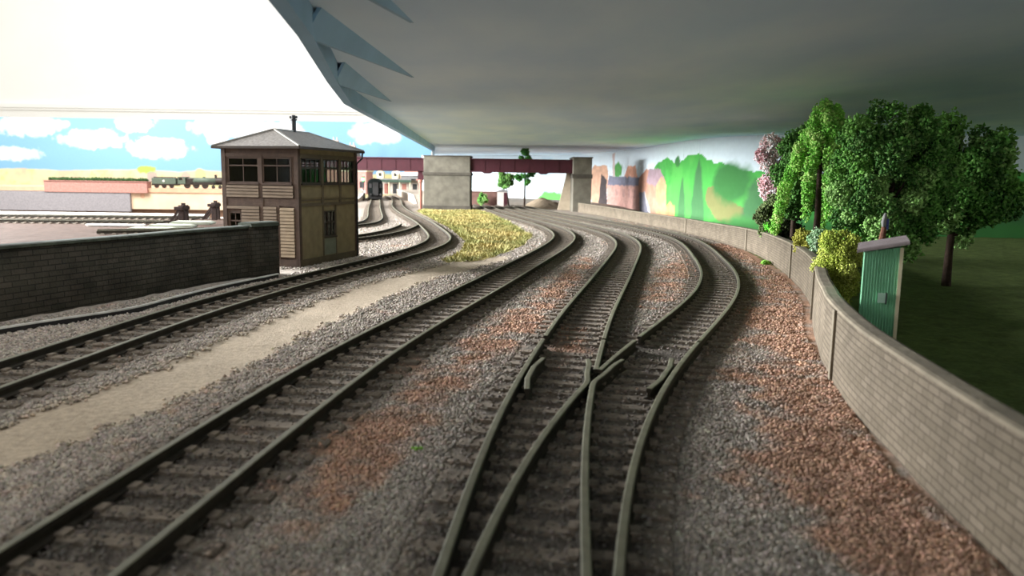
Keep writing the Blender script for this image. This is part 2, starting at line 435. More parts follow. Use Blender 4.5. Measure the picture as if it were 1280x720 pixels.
def ground_color(x, y):
    tr, n, n2, ru, pa, gr = ground_masks(x, y)
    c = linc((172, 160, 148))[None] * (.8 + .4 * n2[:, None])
    c = c * (1 - (1 - np.clip((tr - .5) / .9, 0, 1))[:, None] * .52)  # oil-dark track bed, with the shade between sleepers added to the colour
    c = c * (1 - .45 * np.exp(-((tr - .72) / .28) ** 2))[:, None]  # dark strips beside the rails: their shade is put into the ballast colour
    rc = linc((180, 138, 112))[None] * (.75 + .5 * n2[:, None])
    c = c * (1 - ru[:, None] * .85) + rc * ru[:, None] * .85
    pc = linc((198, 180, 158))[None] * (.88 + .24 * n[:, None])
    c = c * (1 - pa[:, None]) + pc * pa[:, None]
    lim = np.interp(y, [5, 10, 18.7, 23.6, 30, 44, 51.6, 68, 79, 89, 92], [4.7, 5.3, 7.6, 9.4, 11.1, 13.1, 13, 11.5, 10, 7.9, 40])
    tf = ((x > lim + .15) & (y < 92))[:, None]
    c = np.where(tf, linc((104, 118, 66))[None] * (.6 + .8 * n2[:, None]), c)
    gc = linc((170, 154, 96))[None] * (.7 + .6 * n2[:, None])
    c = np.where(gr[:, None], gc, c)
    yd = ((x < -15.5) & (y < 67))[:, None]
    c = np.where(yd, linc((74, 57, 47))[None] * (.6 + .8 * n2[:, None]), c)
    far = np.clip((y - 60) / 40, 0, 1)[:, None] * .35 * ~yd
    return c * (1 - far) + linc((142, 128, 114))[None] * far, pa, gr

def ground_z(x, y):
    n = fbm(x, y, 2.2, 21); z = .045 + (n - .5) * .09
    m = np.full(x.shape, 1e9)
    for P in ALLT: m = np.minimum(m, poly_dist(x, y, P[::6]))
    return np.where(m < 1.3, .05 + (n - .5) * .03, z)

def grid(xs, ys):
    X, Y = np.meshgrid(xs, ys); n = len(xs)
    i, j = np.meshgrid(np.arange(len(ys) - 1), np.arange(n - 1), indexing='ij')
    a = (i * n + j).ravel()
    return X.ravel(), Y.ravel(), np.stack([a, a + 1, a + n + 1, a + n], 1)

ys = [-2.]
while ys[-1] < 66: ys.append(ys[-1] + .1 + max(0, ys[-1]) * .004)
ys[-1] = 66.
x1, y1, f1 = grid(np.arange(-46, 54.01, .17), np.array(ys))
x2, y2, f2 = grid(np.linspace(-44, 54, 180), np.linspace(66, 250, 150))
f2 = f2[(x2[f2].min(1) > -26.5)]
gx = np.r_[x1, x2]; gy = np.r_[y1, y2]; gf = np.vstack([f1, f2 + len(x1)])
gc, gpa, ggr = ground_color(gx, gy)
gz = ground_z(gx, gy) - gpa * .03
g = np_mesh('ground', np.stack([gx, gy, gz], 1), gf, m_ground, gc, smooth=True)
tag(g, kind='structure')

# ballast chips
def chips(n, y0, y1, size, dens):
    y = y0 * (y1 / y0) ** RNG.random(n)
    x = RNG.uniform(-1, 1, n) * (2 + y * .60)
    lim = np.interp(y, [5, 10, 18.7, 23.6, 30, 44, 51.6, 68, 79, 89], [4.7, 5.2, 7.4, 9.2, 10.9, 12.9, 12.8, 11.2, 9.7, 7.3])
    llim = np.interp(y, [3, 11.8, 18.5, 22.7, 29.2, 30.5, 31, 70], [-18, -15.3, -12.8, -11.2, -8.6, -8.3, -14, -30])
    k = (x < lim - .05) & (x > llim) & ((x > -14.5) | (y < 31))
    x, y = x[k], y[k]
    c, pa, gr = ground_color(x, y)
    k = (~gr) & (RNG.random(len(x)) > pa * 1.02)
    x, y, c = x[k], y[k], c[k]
    z = ground_z(x, y)
    m = len(x)
    # keep rail heads and sleepers clear
    tr = np.full(m, 1e9)
    for P in ALLT: tr = np.minimum(tr, poly_dist(x, y, P[::6]))
    k = (abs(tr - RG) > .12)
    x, y, z, c, tr = x[k], y[k], z[k], c[k], tr[k]
    m = len(x)
    r = size * (.65 + .7 * RNG.random(m)) * (1 + y / 90)
    r = np.where(tr < 1.2, r * .8, r)
    z = np.where((tr < 1.15) & (RNG.random(m) < .13), .105, np.where(tr < 1.2, z - .02, z))
    base = np.array([(1, 0, 0), (0, 1, 0), (-1, 0, 0), (0, -1, 0), (.1, .1, .8), (0, 0, -.6)], float)
    V = base[None] * r[:, None, None] * RNG.uniform(.6, 1.3, (m, 6, 1))
    a = RNG.uniform(0, 2 * PI, m); ca, sa = np.cos(a), np.sin(a)
    W = np.stack([V[:, :, 0] * ca[:, None] - V[:, :, 1] * sa[:, None], V[:, :, 0] * sa[:, None] + V[:, :, 1] * ca[:, None], V[:, :, 2]], 2)
    W += np.stack([x, y, z + r * .15], 1)[:, None]
    fb = np.array([(0, 1, 4), (1, 2, 4), (2, 3, 4), (3, 0, 4), (1, 0, 5), (2, 1, 5), (3, 2, 5), (0, 3, 5)])
    Fs = (fb[None] + (np.arange(m) * 6)[:, None, None]).reshape(-1, 3)
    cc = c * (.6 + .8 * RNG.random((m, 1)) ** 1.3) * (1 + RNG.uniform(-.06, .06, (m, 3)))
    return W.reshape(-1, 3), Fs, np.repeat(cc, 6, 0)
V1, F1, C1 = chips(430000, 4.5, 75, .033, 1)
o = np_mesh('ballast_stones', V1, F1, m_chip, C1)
tag(o, 'loose grey and rust coloured ballast chippings strewn between all the tracks', 'ballast', kind='stuff')

# dry grass on the strip between the tracks
n = 60000
x = RNG.uniform(-11, 1.6, n); y = RNG.uniform(33.5, 92, n); k = inside(x, y, GRASS) & (fbm(x, y, .8, 5) > .28); x, y = x[k], y[k]; m = len(x)
hgt = RNG.uniform(.08, .26, m) * (.5 + fbm(x, y, .5, 8)); a = RNG.uniform(0, 2 * PI, m); w = RNG.uniform(.018, .04, m) * (.7 + y / 60)
lx, ly = RNG.normal(0, .16, m), RNG.normal(0, .16, m)
P0 = np.stack([x - np.cos(a) * w, y - np.sin(a) * w, np.full(m, .03)], 1); P1 = np.stack([x + np.cos(a) * w, y + np.sin(a) * w, np.full(m, .03)], 1); P2 = np.stack([x + lx, y + ly, .03 + hgt], 1)
mixv = np.clip(fbm(x, y, .45, 31) * 2.2 - .55 + RNG.normal(0, .12, m), 0, 1)[:, None]
edge = np.clip(1.6 - poly_dist(x, y, np.array(GRASS + GRASS[:1])) * 1.3, 0, 1)[:, None]
gcol = linc((186, 166, 104))[None] * mixv + linc((126, 126, 70))[None] * (1 - mixv)
gcol = gcol * (1 - edge * .45) + linc((132, 140, 76))[None] * edge * .45
V = np.stack([P0, P1, P2], 1).reshape(-1, 3)
o = np_mesh('grass', V, np.arange(3 * m).reshape(-1, 3), m_leaf, np.repeat(gcol * RNG.uniform(.75, 1.2, (m, 1)), 3, 0))
tag(o, 'straw coloured dry grass growing between the tracks before the bridge pier', 'grass', kind='stuff')

# ------------------------------------------------------------------ walls along the line
def wall_strip(P, th, hts, m, name, side, parent=None, cope=None, cope_m=None, ch=.12, over=.05):
    """upright wall whose face follows P, thickness th to the given side; courses by UV"""
    s = arclen(P); n = len(P); Q = offset(P, th * side); V = []; Fs = []; UV = []
    for i in range(n):
        V += [(*P[i], -.05), (*P[i], hts[i]), (*Q[i], hts[i]), (*Q[i], -.05)]
    def q(a, b, c, d, uv): Fs.append((a, b, c, d)); UV.extend(uv)
    for i in range(n - 1):
        a, b = 4 * i, 4 * i + 4
        q(a, b, b + 1, a + 1, [(s[i], 0), (s[i + 1], 0), (s[i + 1], hts[i + 1]), (s[i], hts[i])])
        q(a + 1, b + 1, b + 2, a + 2, [(s[i], 0), (s[i + 1], 0), (s[i + 1], th), (s[i], th)])
        q(a + 2, b + 2, b + 3, a + 3, [(s[i], hts[i]), (s[i + 1], hts[i + 1]), (s[i + 1], 0), (s[i], 0)])
    for i in (0, n - 1):
        q(4 * i, 4 * i + 1, 4 * i + 2, 4 * i + 3, [(0, 0), (0, hts[i]), (th, hts[i]), (th, 0)])
    o = np_mesh(name, np.array(V), np.array(Fs), m, parent=parent, uv=np.array(UV))
    if cope_m:
        A, B = offset(P, -over * side), offset(P, (th + over) * side); b = MB(); vs = []
        for i in range(n):
            h = hts[i]; mid = (A[i] + B[i]) / 2
            vs += [(*A[i], h), (*(A[i] * .97 + B[i] * .03), h + ch * .75), (*(A[i] * .8 + B[i] * .2), h + ch), (*(A[i] * .2 + B[i] * .8), h + ch), (*(A[i] * .03 + B[i] * .97), h + ch * .75), (*B[i], h)]
        fs = [(i * 6 + j, i * 6 + (j + 1) % 6, i * 6 + 6 + (j + 1) % 6, i * 6 + 6 + j) for i in range(n - 1) for j in range(6)]
        fs += [tuple(range(6)), tuple(range(6 * n - 6, 6 * n))]
        b.add(vs, fs).build('coping', cope_m, o)
    return o

RW = resample(catmull([(4.75, 5.0), (4.97, 7.4), (5.34, 10.06), (5.78, 12.61), (6.52, 15.5), (6.98, 16.9), (7.65, 18.9), (8.48, 21.16), (9.36, 23.6), (10.33, 26.96), (11.07, 30.11), (11.85, 33.9), (12.7, 39.2), (13.02, 44.3), (12.95, 51.6), (12.42, 59.64), (11.34, 68), (9.84, 79), (7.7, 90.6)], 10), .35)
ht = np.interp(RW[:, 1], [5, 16, 24, 30, 40, 51, 68, 79, 90], [1.42, 1.42, 1.4, 1.37, 1.26, 1.08, 1.0, 1.02, 1.07])
o = wall_strip(RW, .30, ht, m_brickR, 'stone_wall', 1, cope_m=m_cope, ch=.06, over=.012)
tag(o, 'long pale coursed stone wall curving along the right of the tracks to the bridge', 'wall')
i0 = [np.argmin(abs(arclen(RW) - q)) for q in (9.5, 16.6, 26, 38, 52)]
T = tang(RW)
for i in i0:
    b = MB(); nr = np.array([-T[i, 1], T[i, 0]])
    p = RW[i]; b.bar((*(p + nr * .02), .0), (*(p + nr * .02), ht[i]), .22, .06, up=(*nr, 0))
    b.build('joint_strip', m_cope, o)

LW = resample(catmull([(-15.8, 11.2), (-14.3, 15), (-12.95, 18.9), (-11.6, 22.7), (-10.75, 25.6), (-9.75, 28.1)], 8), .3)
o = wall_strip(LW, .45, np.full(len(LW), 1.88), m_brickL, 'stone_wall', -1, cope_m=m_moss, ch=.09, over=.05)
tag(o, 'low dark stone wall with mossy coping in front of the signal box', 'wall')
EW = resample(np.array([(-9.66, 28.0), (-9.0, 29.2)]), .3)
e = wall_strip(EW, .6, np.full(len(EW), 1.92), m_brickL, 'end_pier', -1, parent=o, cope_m=m_moss, ch=.16, over=.06)
K = resample(catmull([(-15.0, 10.2), (-13.3, 14.5), (-11.6, 18.0), (-10.36, 20.2), (-10.02, 22.2), (-9.61, 24.6), (-9.2, 26.2), (-8.7, 28.0)], 8), .4)
b, b2 = MB(), MB()
for p, q in zip(K[:-1], K[1:]):
    b.bar((*p, .08), (*q, .08), .05, .2); b2.bar((*p, .2), (*q, .2), .07, .045)
kb = tag(b.build('kerb_strip', m_dark, None), 'thin dark kerb strip with a pale top along the foot of the dark stone wall', 'kerb')
tag(b2.build('capping', mat('weathered_kerb', (206, 202, 194), .7, .2, 2.5), kb), 'pale top edge')

# ------------------------------------------------------------------ signal box (local x along the front from the near corner leftwards = -x, y along the side)
sb = empty('signal_box', (-8.8, 31.3, 0), 0, 'two-storey brown timber signal box with hipped grey roof and stovepipe', 'signal box')
sb.rotation_euler = (0, 0, math.atan2(.96, .281) - PI / 2)
WA, WB, EH = 3.55, 4.94, 5.0
def face(mb, a, d, n, L, z0, z1, holes, th=.05):
    """wall slab in plane from a along d with rectangular holes (s0,s1,z0,z1); n points inwards"""
    S = sorted({0, L, *[h[0] for h in holes], *[h[1] for h in holes]}); Z = sorted({z0, z1, *[h[2] for h in holes], *[h[3] for h in holes]})
    a = Vector(a); d = Vector(d); n = Vector(n)
    for s0, s1 in zip(S[:-1], S[1:]):
        for q0, q1 in zip(Z[:-1], Z[1:]):
            cs, cz = (s0 + s1) / 2, (q0 + q1) / 2
            if any(h[0] < cs < h[1] and h[2] < cz < h[3] for h in holes): continue
            p = [a + d * s + Vector((0, 0, z)) for s, z in ((s0, q0), (s1, q0), (s1, q1), (s0, q1))]
            mb.add(p + [v + n * th for v in p], [(0, 1, 2, 3), (7, 6, 5, 4), (0, 4, 5, 1), (1, 5, 6, 2), (2, 6, 7, 3), (3, 7, 4, 0)])
FACES = {'A': ((0, 0, 0), (-1, 0, 0), (0, 1, 0), WA), 'B': ((0, 0, 0), (0, 1, 0), (-1, 0, 0), WB), 'C': ((0, WB, 0), (-1, 0, 0), (0, -1, 0), WA), 'D': ((-WA, 0, 0), (0, 1, 0), (1, 0, 0), WB)}
upA = [(.28, 1.62, 3.5, 4.55), (1.82, 3.3, 3.5, 4.55)]
upB = [(.25, 1.76, 3.5, 4.55), (1.98, 3.3, 3.5, 4.55), (3.5, 4.74, 3.5, 4.55)]
lowA = [(2.72, 3.32, 1.45, 2.28)]
lowB = [(1.97, 2.94, 1.2, 2.32)]
upC = [(.28, 1.62, 3.5, 4.55), (1.82, 3.3, 4.22, 4.5)]
HOLES = {'A': upA + lowA, 'B': upB + lowB, 'C': upC, 'D': lowB}
for k, (a, d, n_, L) in FACES.items():
    b = MB(); face(b, a, d, n_, L, 0, EH - .05, HOLES[k])
    tag(b.build('wall', m_olive if k in 'BD' else m_frame, sb), 'plain olive brown boarded side' if k == 'B' else None)
def onface(k, s, z, out):
    a, d, n_, L = FACES[k]; return Vector(a) + Vector(d) * s + Vector((0, 0, z)) - Vector(n_) * out
def slab(mb, k, s0, s1, z0, z1, o0, o1):
    p = [onface(k, s, z, q) for q in (o0, o1) for s, z in ((s0, z0), (s1, z0), (s1, z1), (s0, z1))]
    mb.add(p, [(0, 1, 2, 3), (7, 6, 5, 4), (0, 4, 5, 1), (1, 5, 6, 2), (2, 6, 7, 3), (3, 7, 4, 0)])
# framing members
for k in 'ABCD':
    L = FACES[k][3]; b = MB()
    posts = {'A': [1.72], 'B': [1.87, 3.4], 'C': [1.72], 'D': [1.87, 3.4]}[k]
    for s in posts: slab(b, k, s - .08, s + .08, .35 if k in 'AC' else 2.62, 4.7, -.02, .05)
    slab(b, k, .0, L, 2.55, 2.87 if k in 'AC' else 2.68, -.02, .035)
    slab(b, k, .0, L, 4.57, 4.72, -.02, .04)
    slab(b, k, .0, L, 0, .36, -.02, .05)
    if k == 'A': slab(b, k, .86, .98, .36, 2.6, -.02, .05)
    if k in 'BD':
        slab(b, k, 1.86, 1.95, .36, 2.6, -.02, .03); slab(b, k, 2.96, 3.05, .36, 2.6, -.02, .03)
        slab(b, k, .0, L, 2.78, 2.84, -.02, .03)
    b.build('framing', m_frame if k in 'AC' else m_olived, sb)
for x_, y_ in ((0, 0), (-WA, 0), (0, WB), (-WA, WB)):
    MB().box(x_ - .14 if x_ == 0 else x_ - .05, x_ + .05 if x_ == 0 else x_ + .14, y_ - .05 if y_ == 0 else y_ - .14, y_ + .14 if y_ == 0 else y_ + .05, 0, EH - .05).build('corner_post', m_frame, sb)
def claps(k, s0, s1, z0, z1, nm='board_panel', m=None, holes=()):
    b = MB(); n = max(1, round((z1 - z0) / .135)); h = (z1 - z0) / n
    for i in range(n):
        q0, q1 = z0 + i * h, z0 + (i + 1) * h
        spans = [(s0, s1)]
        for hs0, hs1, hz0, hz1 in holes:
            if q1 > hz0 + .02 and q0 < hz1 - .02:
                spans = [p for u, v in spans for p in ((u, min(v, hs0)), (max(u, hs1), v)) if p[1] - p[0] > .03]
        for u, v in spans:
            p = [onface(k, s, z, q) for s in (u, v) for z, q in ((q0 + .022, .0), (q0 + .022, .085), (q1, .06), (q1, .0))]
            b.add(p, [(0, 1, 2, 3), (7, 6, 5, 4), (0, 4, 5, 1), (1, 5, 6, 2), (2, 6, 7, 3), (3, 7, 4, 0)])
    return b.build(nm, m or m_clap, sb)
claps('A', .2, 1.62, 2.89, 3.4); claps('A', 1.82, 3.38, 2.89, 3.4)
claps('A', 1.82, 3.38, .4, 2.53, holes=[(2.68, 3.38, 1.4, 2.34)])
claps('A', 1.0, 1.62, .4, 2.53)
tag(claps('A', .18, .84, .44, 2.5, 'door_panel', mat('pale_tan_boards', (138, 120, 98), .85, .15, 3)), 'pale tall boarded panel beside the near corner')
for k in 'B':
    for s0, s1 in ((.2, 1.8), (1.97, 3.3), (3.5, 4.78)):
        b = MB(); slab(b, k, s0, s1, 2.9, 3.36, -.02, .025); b.build('lower_panel', m_olive, sb)
    b = MB(); slab(b, k, 1.97, 2.94, .4, 1.12, -.02, .03); tag(b.build('infill_panel', m_oliveg, sb), 'grey green panel below the ground floor window')
# windows
def window(k, h, cols, trans, lowcols=None):
    s0, s1, z0, z1 = h; b = MB(); t = .055
    slab(b, k, s0, s1, z0, z0 + t, -.035, .02); slab(b, k, s0, s1, z1 - t, z1, -.035, .02)
    slab(b, k, s0, s0 + t, z0, z1, -.035, .02); slab(b, k, s1 - t, s1, z0, z1, -.035, .02)
    zt = z0 + (z1 - z0) * trans
    slab(b, k, s0, s1, zt - .03, zt + .03, -.03, .012)
    for i in range(1, cols): s = s0 + (s1 - s0) * i / cols; slab(b, k, s - .018, s + .018, z0, zt, -.03, .012)
    lc = lowcols or cols
    for i in range(1, lc): s = s0 + (s1 - s0) * i / lc; slab(b, k, s - .014, s + .014, zt, z1, -.03, .012)
    slab(b, k, s0 - .04, s1 + .04, z0 - .07, z0, -.02, .09)
    f = b.build('window_frame', m_frame if k in 'AC' else m_dark_frame, sb)
    g_ = MB(); slab(g_, k, s0 + .03, s1 - .03, z0 + .03, z1 - .03, -.028, -.02)
    g_.build('glass', m_glass, f)
m_dark_frame = mat('dark_brown_sash', (58, 48, 40), .8)
for h in upA: window('A', h, 2, .68, 2)
window('C', upC[0], 2, .68, 2); window('C', upC[1], 4, .5)
for h in upB: window('B', h, 4, .62, 4)
window('A', lowA[0], 2, .55); window('B', lowB[0], 3, .55); window('D', lowB[0], 3, .55)
b = MB(); b.box(-WA + .1, -.1, .1, WB - .1, 2.66, 2.78); b.box(-WA + .1, -.1, .1, WB - .1, 4.85, 4.93); b.build('floor_boards', m_inside, sb)
b = MB(); b.box(-2.5, -.9, 3.2, 3.7, 2.78, 3.5)
for i in range(9): b.bar((-2.4 + i * .17, 3.4, 3.5), (-2.4 + i * .17, 3.3, 4.15), .035, .035)
b.build('lever_frame', m_dark, sb)
# roof
ov = .3; rz, ez = 5.76, EH
c0 = [(-WA - ov, -ov), (ov, -ov), (ov, WB + ov), (-WA - ov, WB + ov)]
r0, r1 = (-WA / 2, 1.1), (-WA / 2, 3.85)
b = MB(); vs = [(*p, ez - .06) for p in c0] + [(*p, ez) for p in c0] + [(*r0, rz), (*r1, rz)]
b.add(vs, [(3, 2, 1, 0), (0, 1, 5, 4), (1, 2, 6, 5), (2, 3, 7, 6), (3, 0, 4, 7), (4, 5, 8), (5, 6, 9, 8), (6, 7, 9), (7, 4, 8, 9)])
roof = b.build('roof', m_roof, sb)
b = MB()
for p, q in (((*r0, rz), (*r1, rz)), ((*c0[0], ez), (*r0, rz)), ((*c0[1], ez), (*r0, rz)), ((*c0[2], ez), (*r1, rz)), ((*c0[3], ez), (*r1, rz))):
    b.bar(Vector(p) + Vector((0, 0, .02)), Vector(q) + Vector((0, 0, .02)), .09, .05)
b.build('ridge_tiles', m_roofcap, roof)
b = MB()
for p, q in zip(c0, c0[1:] + c0[:1]): b.bar((*p, ez - .05), (*q, ez - .05), .07, .1)
b.build('gutter', m_dark_frame, roof)
b = MB().tube([(ov - .02, WB + .18, ez - .1), (ov - .06, WB + .18, ez - .35), (.09, WB - .06, ez - .6), (.09, WB - .06, .1)], .045, 8); b.build('downpipe', m_dark, sb)
ch = MB(); p = (-WA / 2, 2.62)
ch.tube([(*p, 5.6), (*p, 6.28)], .105, 12); ch.tube([(*p, 6.24), (*p, 6.3)], .15, 12); ch.tube([(*p, 6.3), (*p, 6.42), (*p, 6.47)], [.085, .1, .07], 12)
ch.tube([(p[0] - .17, p[1], 6.38), (p[0] + .17, p[1], 6.38)], .06, 10)
ch.build('stovepipe', m_dark, sb, smooth=False)

# ------------------------------------------------------------------ yard at the left
m_buf = mat('creosoted_timber', (46, 31, 25), .85, .3, 4, .3, 14)
def buffer_stop(x, y, rz, label):
    t = empty('buffer_stop', (x, y, 0), rz, label, 'buffer stop', 'timber buffer stops in the yard')
    for s in (-.4, .4):
        MB().box(-.2, .2, s - .12, s + .12, .0, 1.5).build('post', m_buf, t, bevel=.02)
        MB().bar((-1.0, s, .05), (-.12, s, 1.25), .16, .16).build('raking_strut', m_buf, t)
    MB().box(-.42, .2, -.8, .8, 1.15, 1.4).build('beam', m_buf, t, bevel=.02)
    MB().box(-.12, .12, -.12, .12, 1.42, 1.66).build('lamp', m_buf, t)
    return t
buffer_stop(-25.1, 58.1, .05, 'nearer brown timber buffer stop, standing clear in the open yard')
buffer_stop(-25.3, 64.9, .05, 'farther brown timber buffer stop, close beside the edge of the signal box')
m_plank = mat('weathered_pale_plank', (150, 152, 138), .8, .25, 2.5, stretch=(.3, 2, 1))
stacks = [(-24.4, 51.6, 3.0, .0, 'lowest and nearest pale weathered plank in the yard pile'), (-23.7, 53.0, 2.9, .13, 'middle pale weathered plank stepped up in the yard pile'), (-22.9, 54.5, 2.8, .28, 'uppermost pale weathered plank at the back of the yard pile')]
for x_, y_, l, z, lab in stacks:
    b = MB(); b.prism([(-l / 2, 0), (l / 2, 0), (l / 2, .1), (l / 2 - .25, .2), (-l / 2 + .2, .2), (-l / 2, .1)], 'y', -.75, .75)
    o = b.build('plank', m_plank, bevel=.015); o.location = (x_, y_, z + .03); o.rotation_euler = (0, 0, .1)
    tag(o, lab, 'plank', 'planks piled in the yard')
b = MB().box(-46, -26.4, 66.0, 66.35, -1.5, .42)
tag(b.build('edging_strip', m_white), 'white edging strip along the far side of the yard', 'edging')
b = MB().box(-30.6, -26.6, 54.6, 54.9, .0, .12); b.box(-30.6, -26.6, 54.4, 55.1, .12, .2)
tag(b.build('loading_bench', m_white), 'low white loading bench in the yard in front of the nearer buffer stop', 'bench')

# ------------------------------------------------------------------ far baseboard across the room
fb = empty('far_baseboard', (-80, 205, 0), 0, 'far pale plywood baseboard across the room carrying the steam engine', 'baseboard')
MB().box(-70, 22, 0, .6, -5.5, -1.0).build('front_panel', m_ply, fb)
MB().box(-70, 22, -.3, 30, -1.0, 0.1).build('edge', m_plyed, fb)
MB().box(-70, 22, .8, 2, -8.0, -5.5).build('underboard_shade', m_brown, fb)  # brown strip stands in for the shade below the far board
MB().box(-70, -22.4, -.8, 0, -6.2, -1.1).build('end_panel', m_greypanel, fb)
MB().tube([(-19.4, -.12, -1.9), (-19.4, .1, -1.9)], .62, 20).build('plug', m_plyed, fb)
b = MB().box(-125, -97.6, 204, 206.5, -1.2, 1.7); b.box(-125, -97.4, 203.8, 206.7, 1.7, 1.85)
tag(b.build('brick_block', m_pinkbrick), 'pink brick block at the end of the far baseboard', 'block')

def flakes(C, R_, n, size, cols, seed=1, zsq=1., shell=.55):
    """foam-like foliage flakes around clump centres"""
    rg = np.random.default_rng(seed); C = np.asarray(C, float); R_ = np.broadcast_to(np.asarray(R_, float), (len(C),))
    w = R_ ** 2; idx = rg.choice(len(C), n, p=w / w.sum())
    d = rg.normal(size=(n, 3)); d /= np.linalg.norm(d, axis=1)[:, None]
    rad = R_[idx] * (shell + (1 - shell) * rg.random(n)) * (.85 + .3 * rg.random(n))
    P = C[idx] + d * rad[:, None] * np.array([1, 1, zsq])
    s = size * rg.uniform(.5, 1.4, n)
    base = np.array([(1, 0, 0), (-.5, .87, 0), (-.5, -.87, 0), (0, 0, .8), (0, 0, -.7)], float)
    V = base[None] * s[:, None, None] * rg.uniform(.5, 1.3, (n, 5, 1))
    q = rg.normal(size=(n, 3, 3)); q, _ = np.linalg.qr(q)
    V = np.einsum('nij,nkj->nki', q, V) + P[:, None]
    fb_ = np.array([(0, 1, 3), (1, 2, 3), (2, 0, 3), (1, 0, 4), (2, 1, 4), (0, 2, 4)])
    Fs = (fb_[None] + (np.arange(n) * 5)[:, None, None]).reshape(-1, 3)
    cols = np.array([linc(c) for c in cols]); cl = cols[(rg.integers(0, len(cols), len(C)))[idx]] * .6 + cols[rg.integers(0, len(cols), n)] * .4
    cl = np.minimum(cl * rg.uniform(.75, 1.6, (n, 1)), .92)
    return V.reshape(-1, 3), Fs, np.repeat(cl, 5, 0)

def trunk(b, base, top, r, bend=.1, seed=0, branches=5, spread=.8):
    rg = random.Random(seed); base = Vector(base); top = Vector(top); h = (top - base).length
    pts = [base + (top - base) * t + Vector((rg.uniform(-bend, bend) if 0 < t < 1 else 0, rg.uniform(-bend, bend) if 0 < t < 1 else 0, 0)) for t in (0, .25, .5, .75, 1)]
    b.tube(pts, [r * 1.25, r, r * .85, r * .6, r * .25], 9)
    for k in range(branches):
        t = .35 + .55 * k / max(1, branches - 1); i = min(3, int(t * 4)); p = pts[i].lerp(pts[i + 1], t * 4 - i)
        a = rg.uniform(0, 2 * PI); q = p + Vector((math.cos(a), math.sin(a), .7)) * spread * (1.1 - t * .6)
        b.tube([p, p.lerp(q, .5) + Vector((0, 0, -.05)), q], [r * .45, r * .3, r * .12], 6)
    return b

def ellip(n, c, r, seed, inner=.45):
    rg = np.random.default_rng(seed); d = rg.normal(size=(n, 3)); d /= np.linalg.norm(d, axis=1)[:, None]
    return np.array(c) + d * (inner + (1 - inner) * rg.random((n, 1)) ** .6) * np.array(r)

def tree(name, base, crown_c, crown_r, cl, nfl, size, cols, label, cat='tree', group=None, seed=1, clump=.5, tr=.12, lean=(0, 0), branches=6, ztop=None):
    t = empty(name, base, random.uniform(-.3, .3) * 0, label, cat, group)
    cc = np.array(crown_c) - np.array(base)
    b = trunk(MB(), (lean[0], lean[1], -.05), (cc[0], cc[1], cc[2] + crown_r[2] * .6), tr, .06, seed, branches, min(crown_r[0], crown_r[1]) * .8)
    b.build('trunk', m_bark, t, smooth=True)
    C = ellip(cl, cc, np.array(crown_r) - clump * .7, seed)
    if ztop is not None: C[:, 2] = np.minimum(C[:, 2], ztop - base[2] - clump)
    V, Fs, c = flakes(C, np.random.default_rng(seed).uniform(.7, 1.15, cl) * clump, nfl, size, cols, seed)
    np_mesh('foliage', V, Fs, m_leaf, c, parent=t)
    return t

DG = [(88, 144, 60), (68, 116, 46), (116, 168, 76), (52, 90, 38), (150, 188, 110)]
# hedge on the far block and its loco
C = np.stack([np.linspace(-124, -98.2, 60), np.full(60, 205.2), 2.1 + RNG.uniform(-.1, .15, 60)], 1)
V, Fs, c = flakes(C, .5, 2500, .22, [(70, 100, 60), (50, 80, 44)], 3)
tag(np_mesh('hedge', V, Fs, m_leaf, c), 'dark green clipped hedge on top of the pink brick block', 'hedge')

def wheels(t, xs, z, r, y0, m):
    for x_ in xs:
        b = MB(); b.tube([(x_, y0, z), (x_, y0 + .15, z)], r, 18); b.tube([(x_, y0 - .05, z), (x_, y0 + .1, z)], r * .25, 8)
        b.build('wheel', m, t)
lo = empty('steam_locomotive', (-90.3, 207, .1), 0, 'dark steam locomotive in profile on the far baseboard', 'locomotive')
MB().box(0, 12.6, -1.2, 1.2, 1.0, 1.25).build('running_plate', m_locobrown, lo)
MB().tube([(3.0, 0, 2.1), (10.2, 0, 2.1)], .85, 18).build('boiler', m_locogreen, lo, smooth=True)
MB().box(2.2, 4.3, -.85, .85, 1.25, 2.75).build('firebox', m_locobrown, lo, bevel=.2)
MB().tube([(10.2, 0, 2.1), (11.9, 0, 2.1), (12.05, 0, 2.1)], [.95, .95, .6], 18).build('smokebox', m_locobrown, lo, smooth=False)
MB().tube([(10.0, 0, 2.8), (10.0, 0, 3.5), (10.0, 0, 3.75)], [.36, .3, .4], 14).build('chimney', m_locobrown, lo)
MB().tube([(6.8, 0, 2.75), (6.8, 0, 3.15), (6.8, 0, 3.25)], [.4, .36, .15], 14).build('dome', m_locogreen, lo)
b = MB(); b.prism([(0.2, 1.25), (2.2, 1.25), (2.2, 2.9), (1.6, 2.9), (1.6, 2.2), (.5, 2.2), (.5, 2.9), (.2, 2.9)], 'y', -1.2, 1.2); b.box(0, 2.4, -1.25, 1.25, 2.9, 3.1); b.build('cab', m_locogreen, lo)
MB().box(4.3, 10, -1.22, -.85, 1.25, 1.7).build('splasher', m_locobrown, lo)
MB().box(12.3, 12.6, -1.2, 1.2, .75, 1.3).build('buffer_beam', m_locobrown, lo)
wheels(lo, (2.6, 5.0, 7.4), .9, .9, -1.0, m_locobrown); wheels(lo, (9.6, 11.4), .5, .5, -1.0, m_locobrown)
te = empty('tender', (-97.1, 207, .1), 0, 'grey green tender coupled behind the dark steam locomotive', 'tender')
MB().box(0, 6.4, -1.25, 1.25, 1.15, 2.75).build('tank', m_locogreen, te, bevel=.08)
MB().box(-.1, 6.6, -1.2, 1.2, .75, 1.15).build('frame', m_locobrown, te)
MB().box(.4, 5.6, -1.0, 1.0, 2.7, 3.0).build('coal', m_locobrown, te)
MB().tube([(3.2, -1.3, 1.95), (3.2, -1.25, 1.95)], .28, 14).build('emblem', m_white, te)
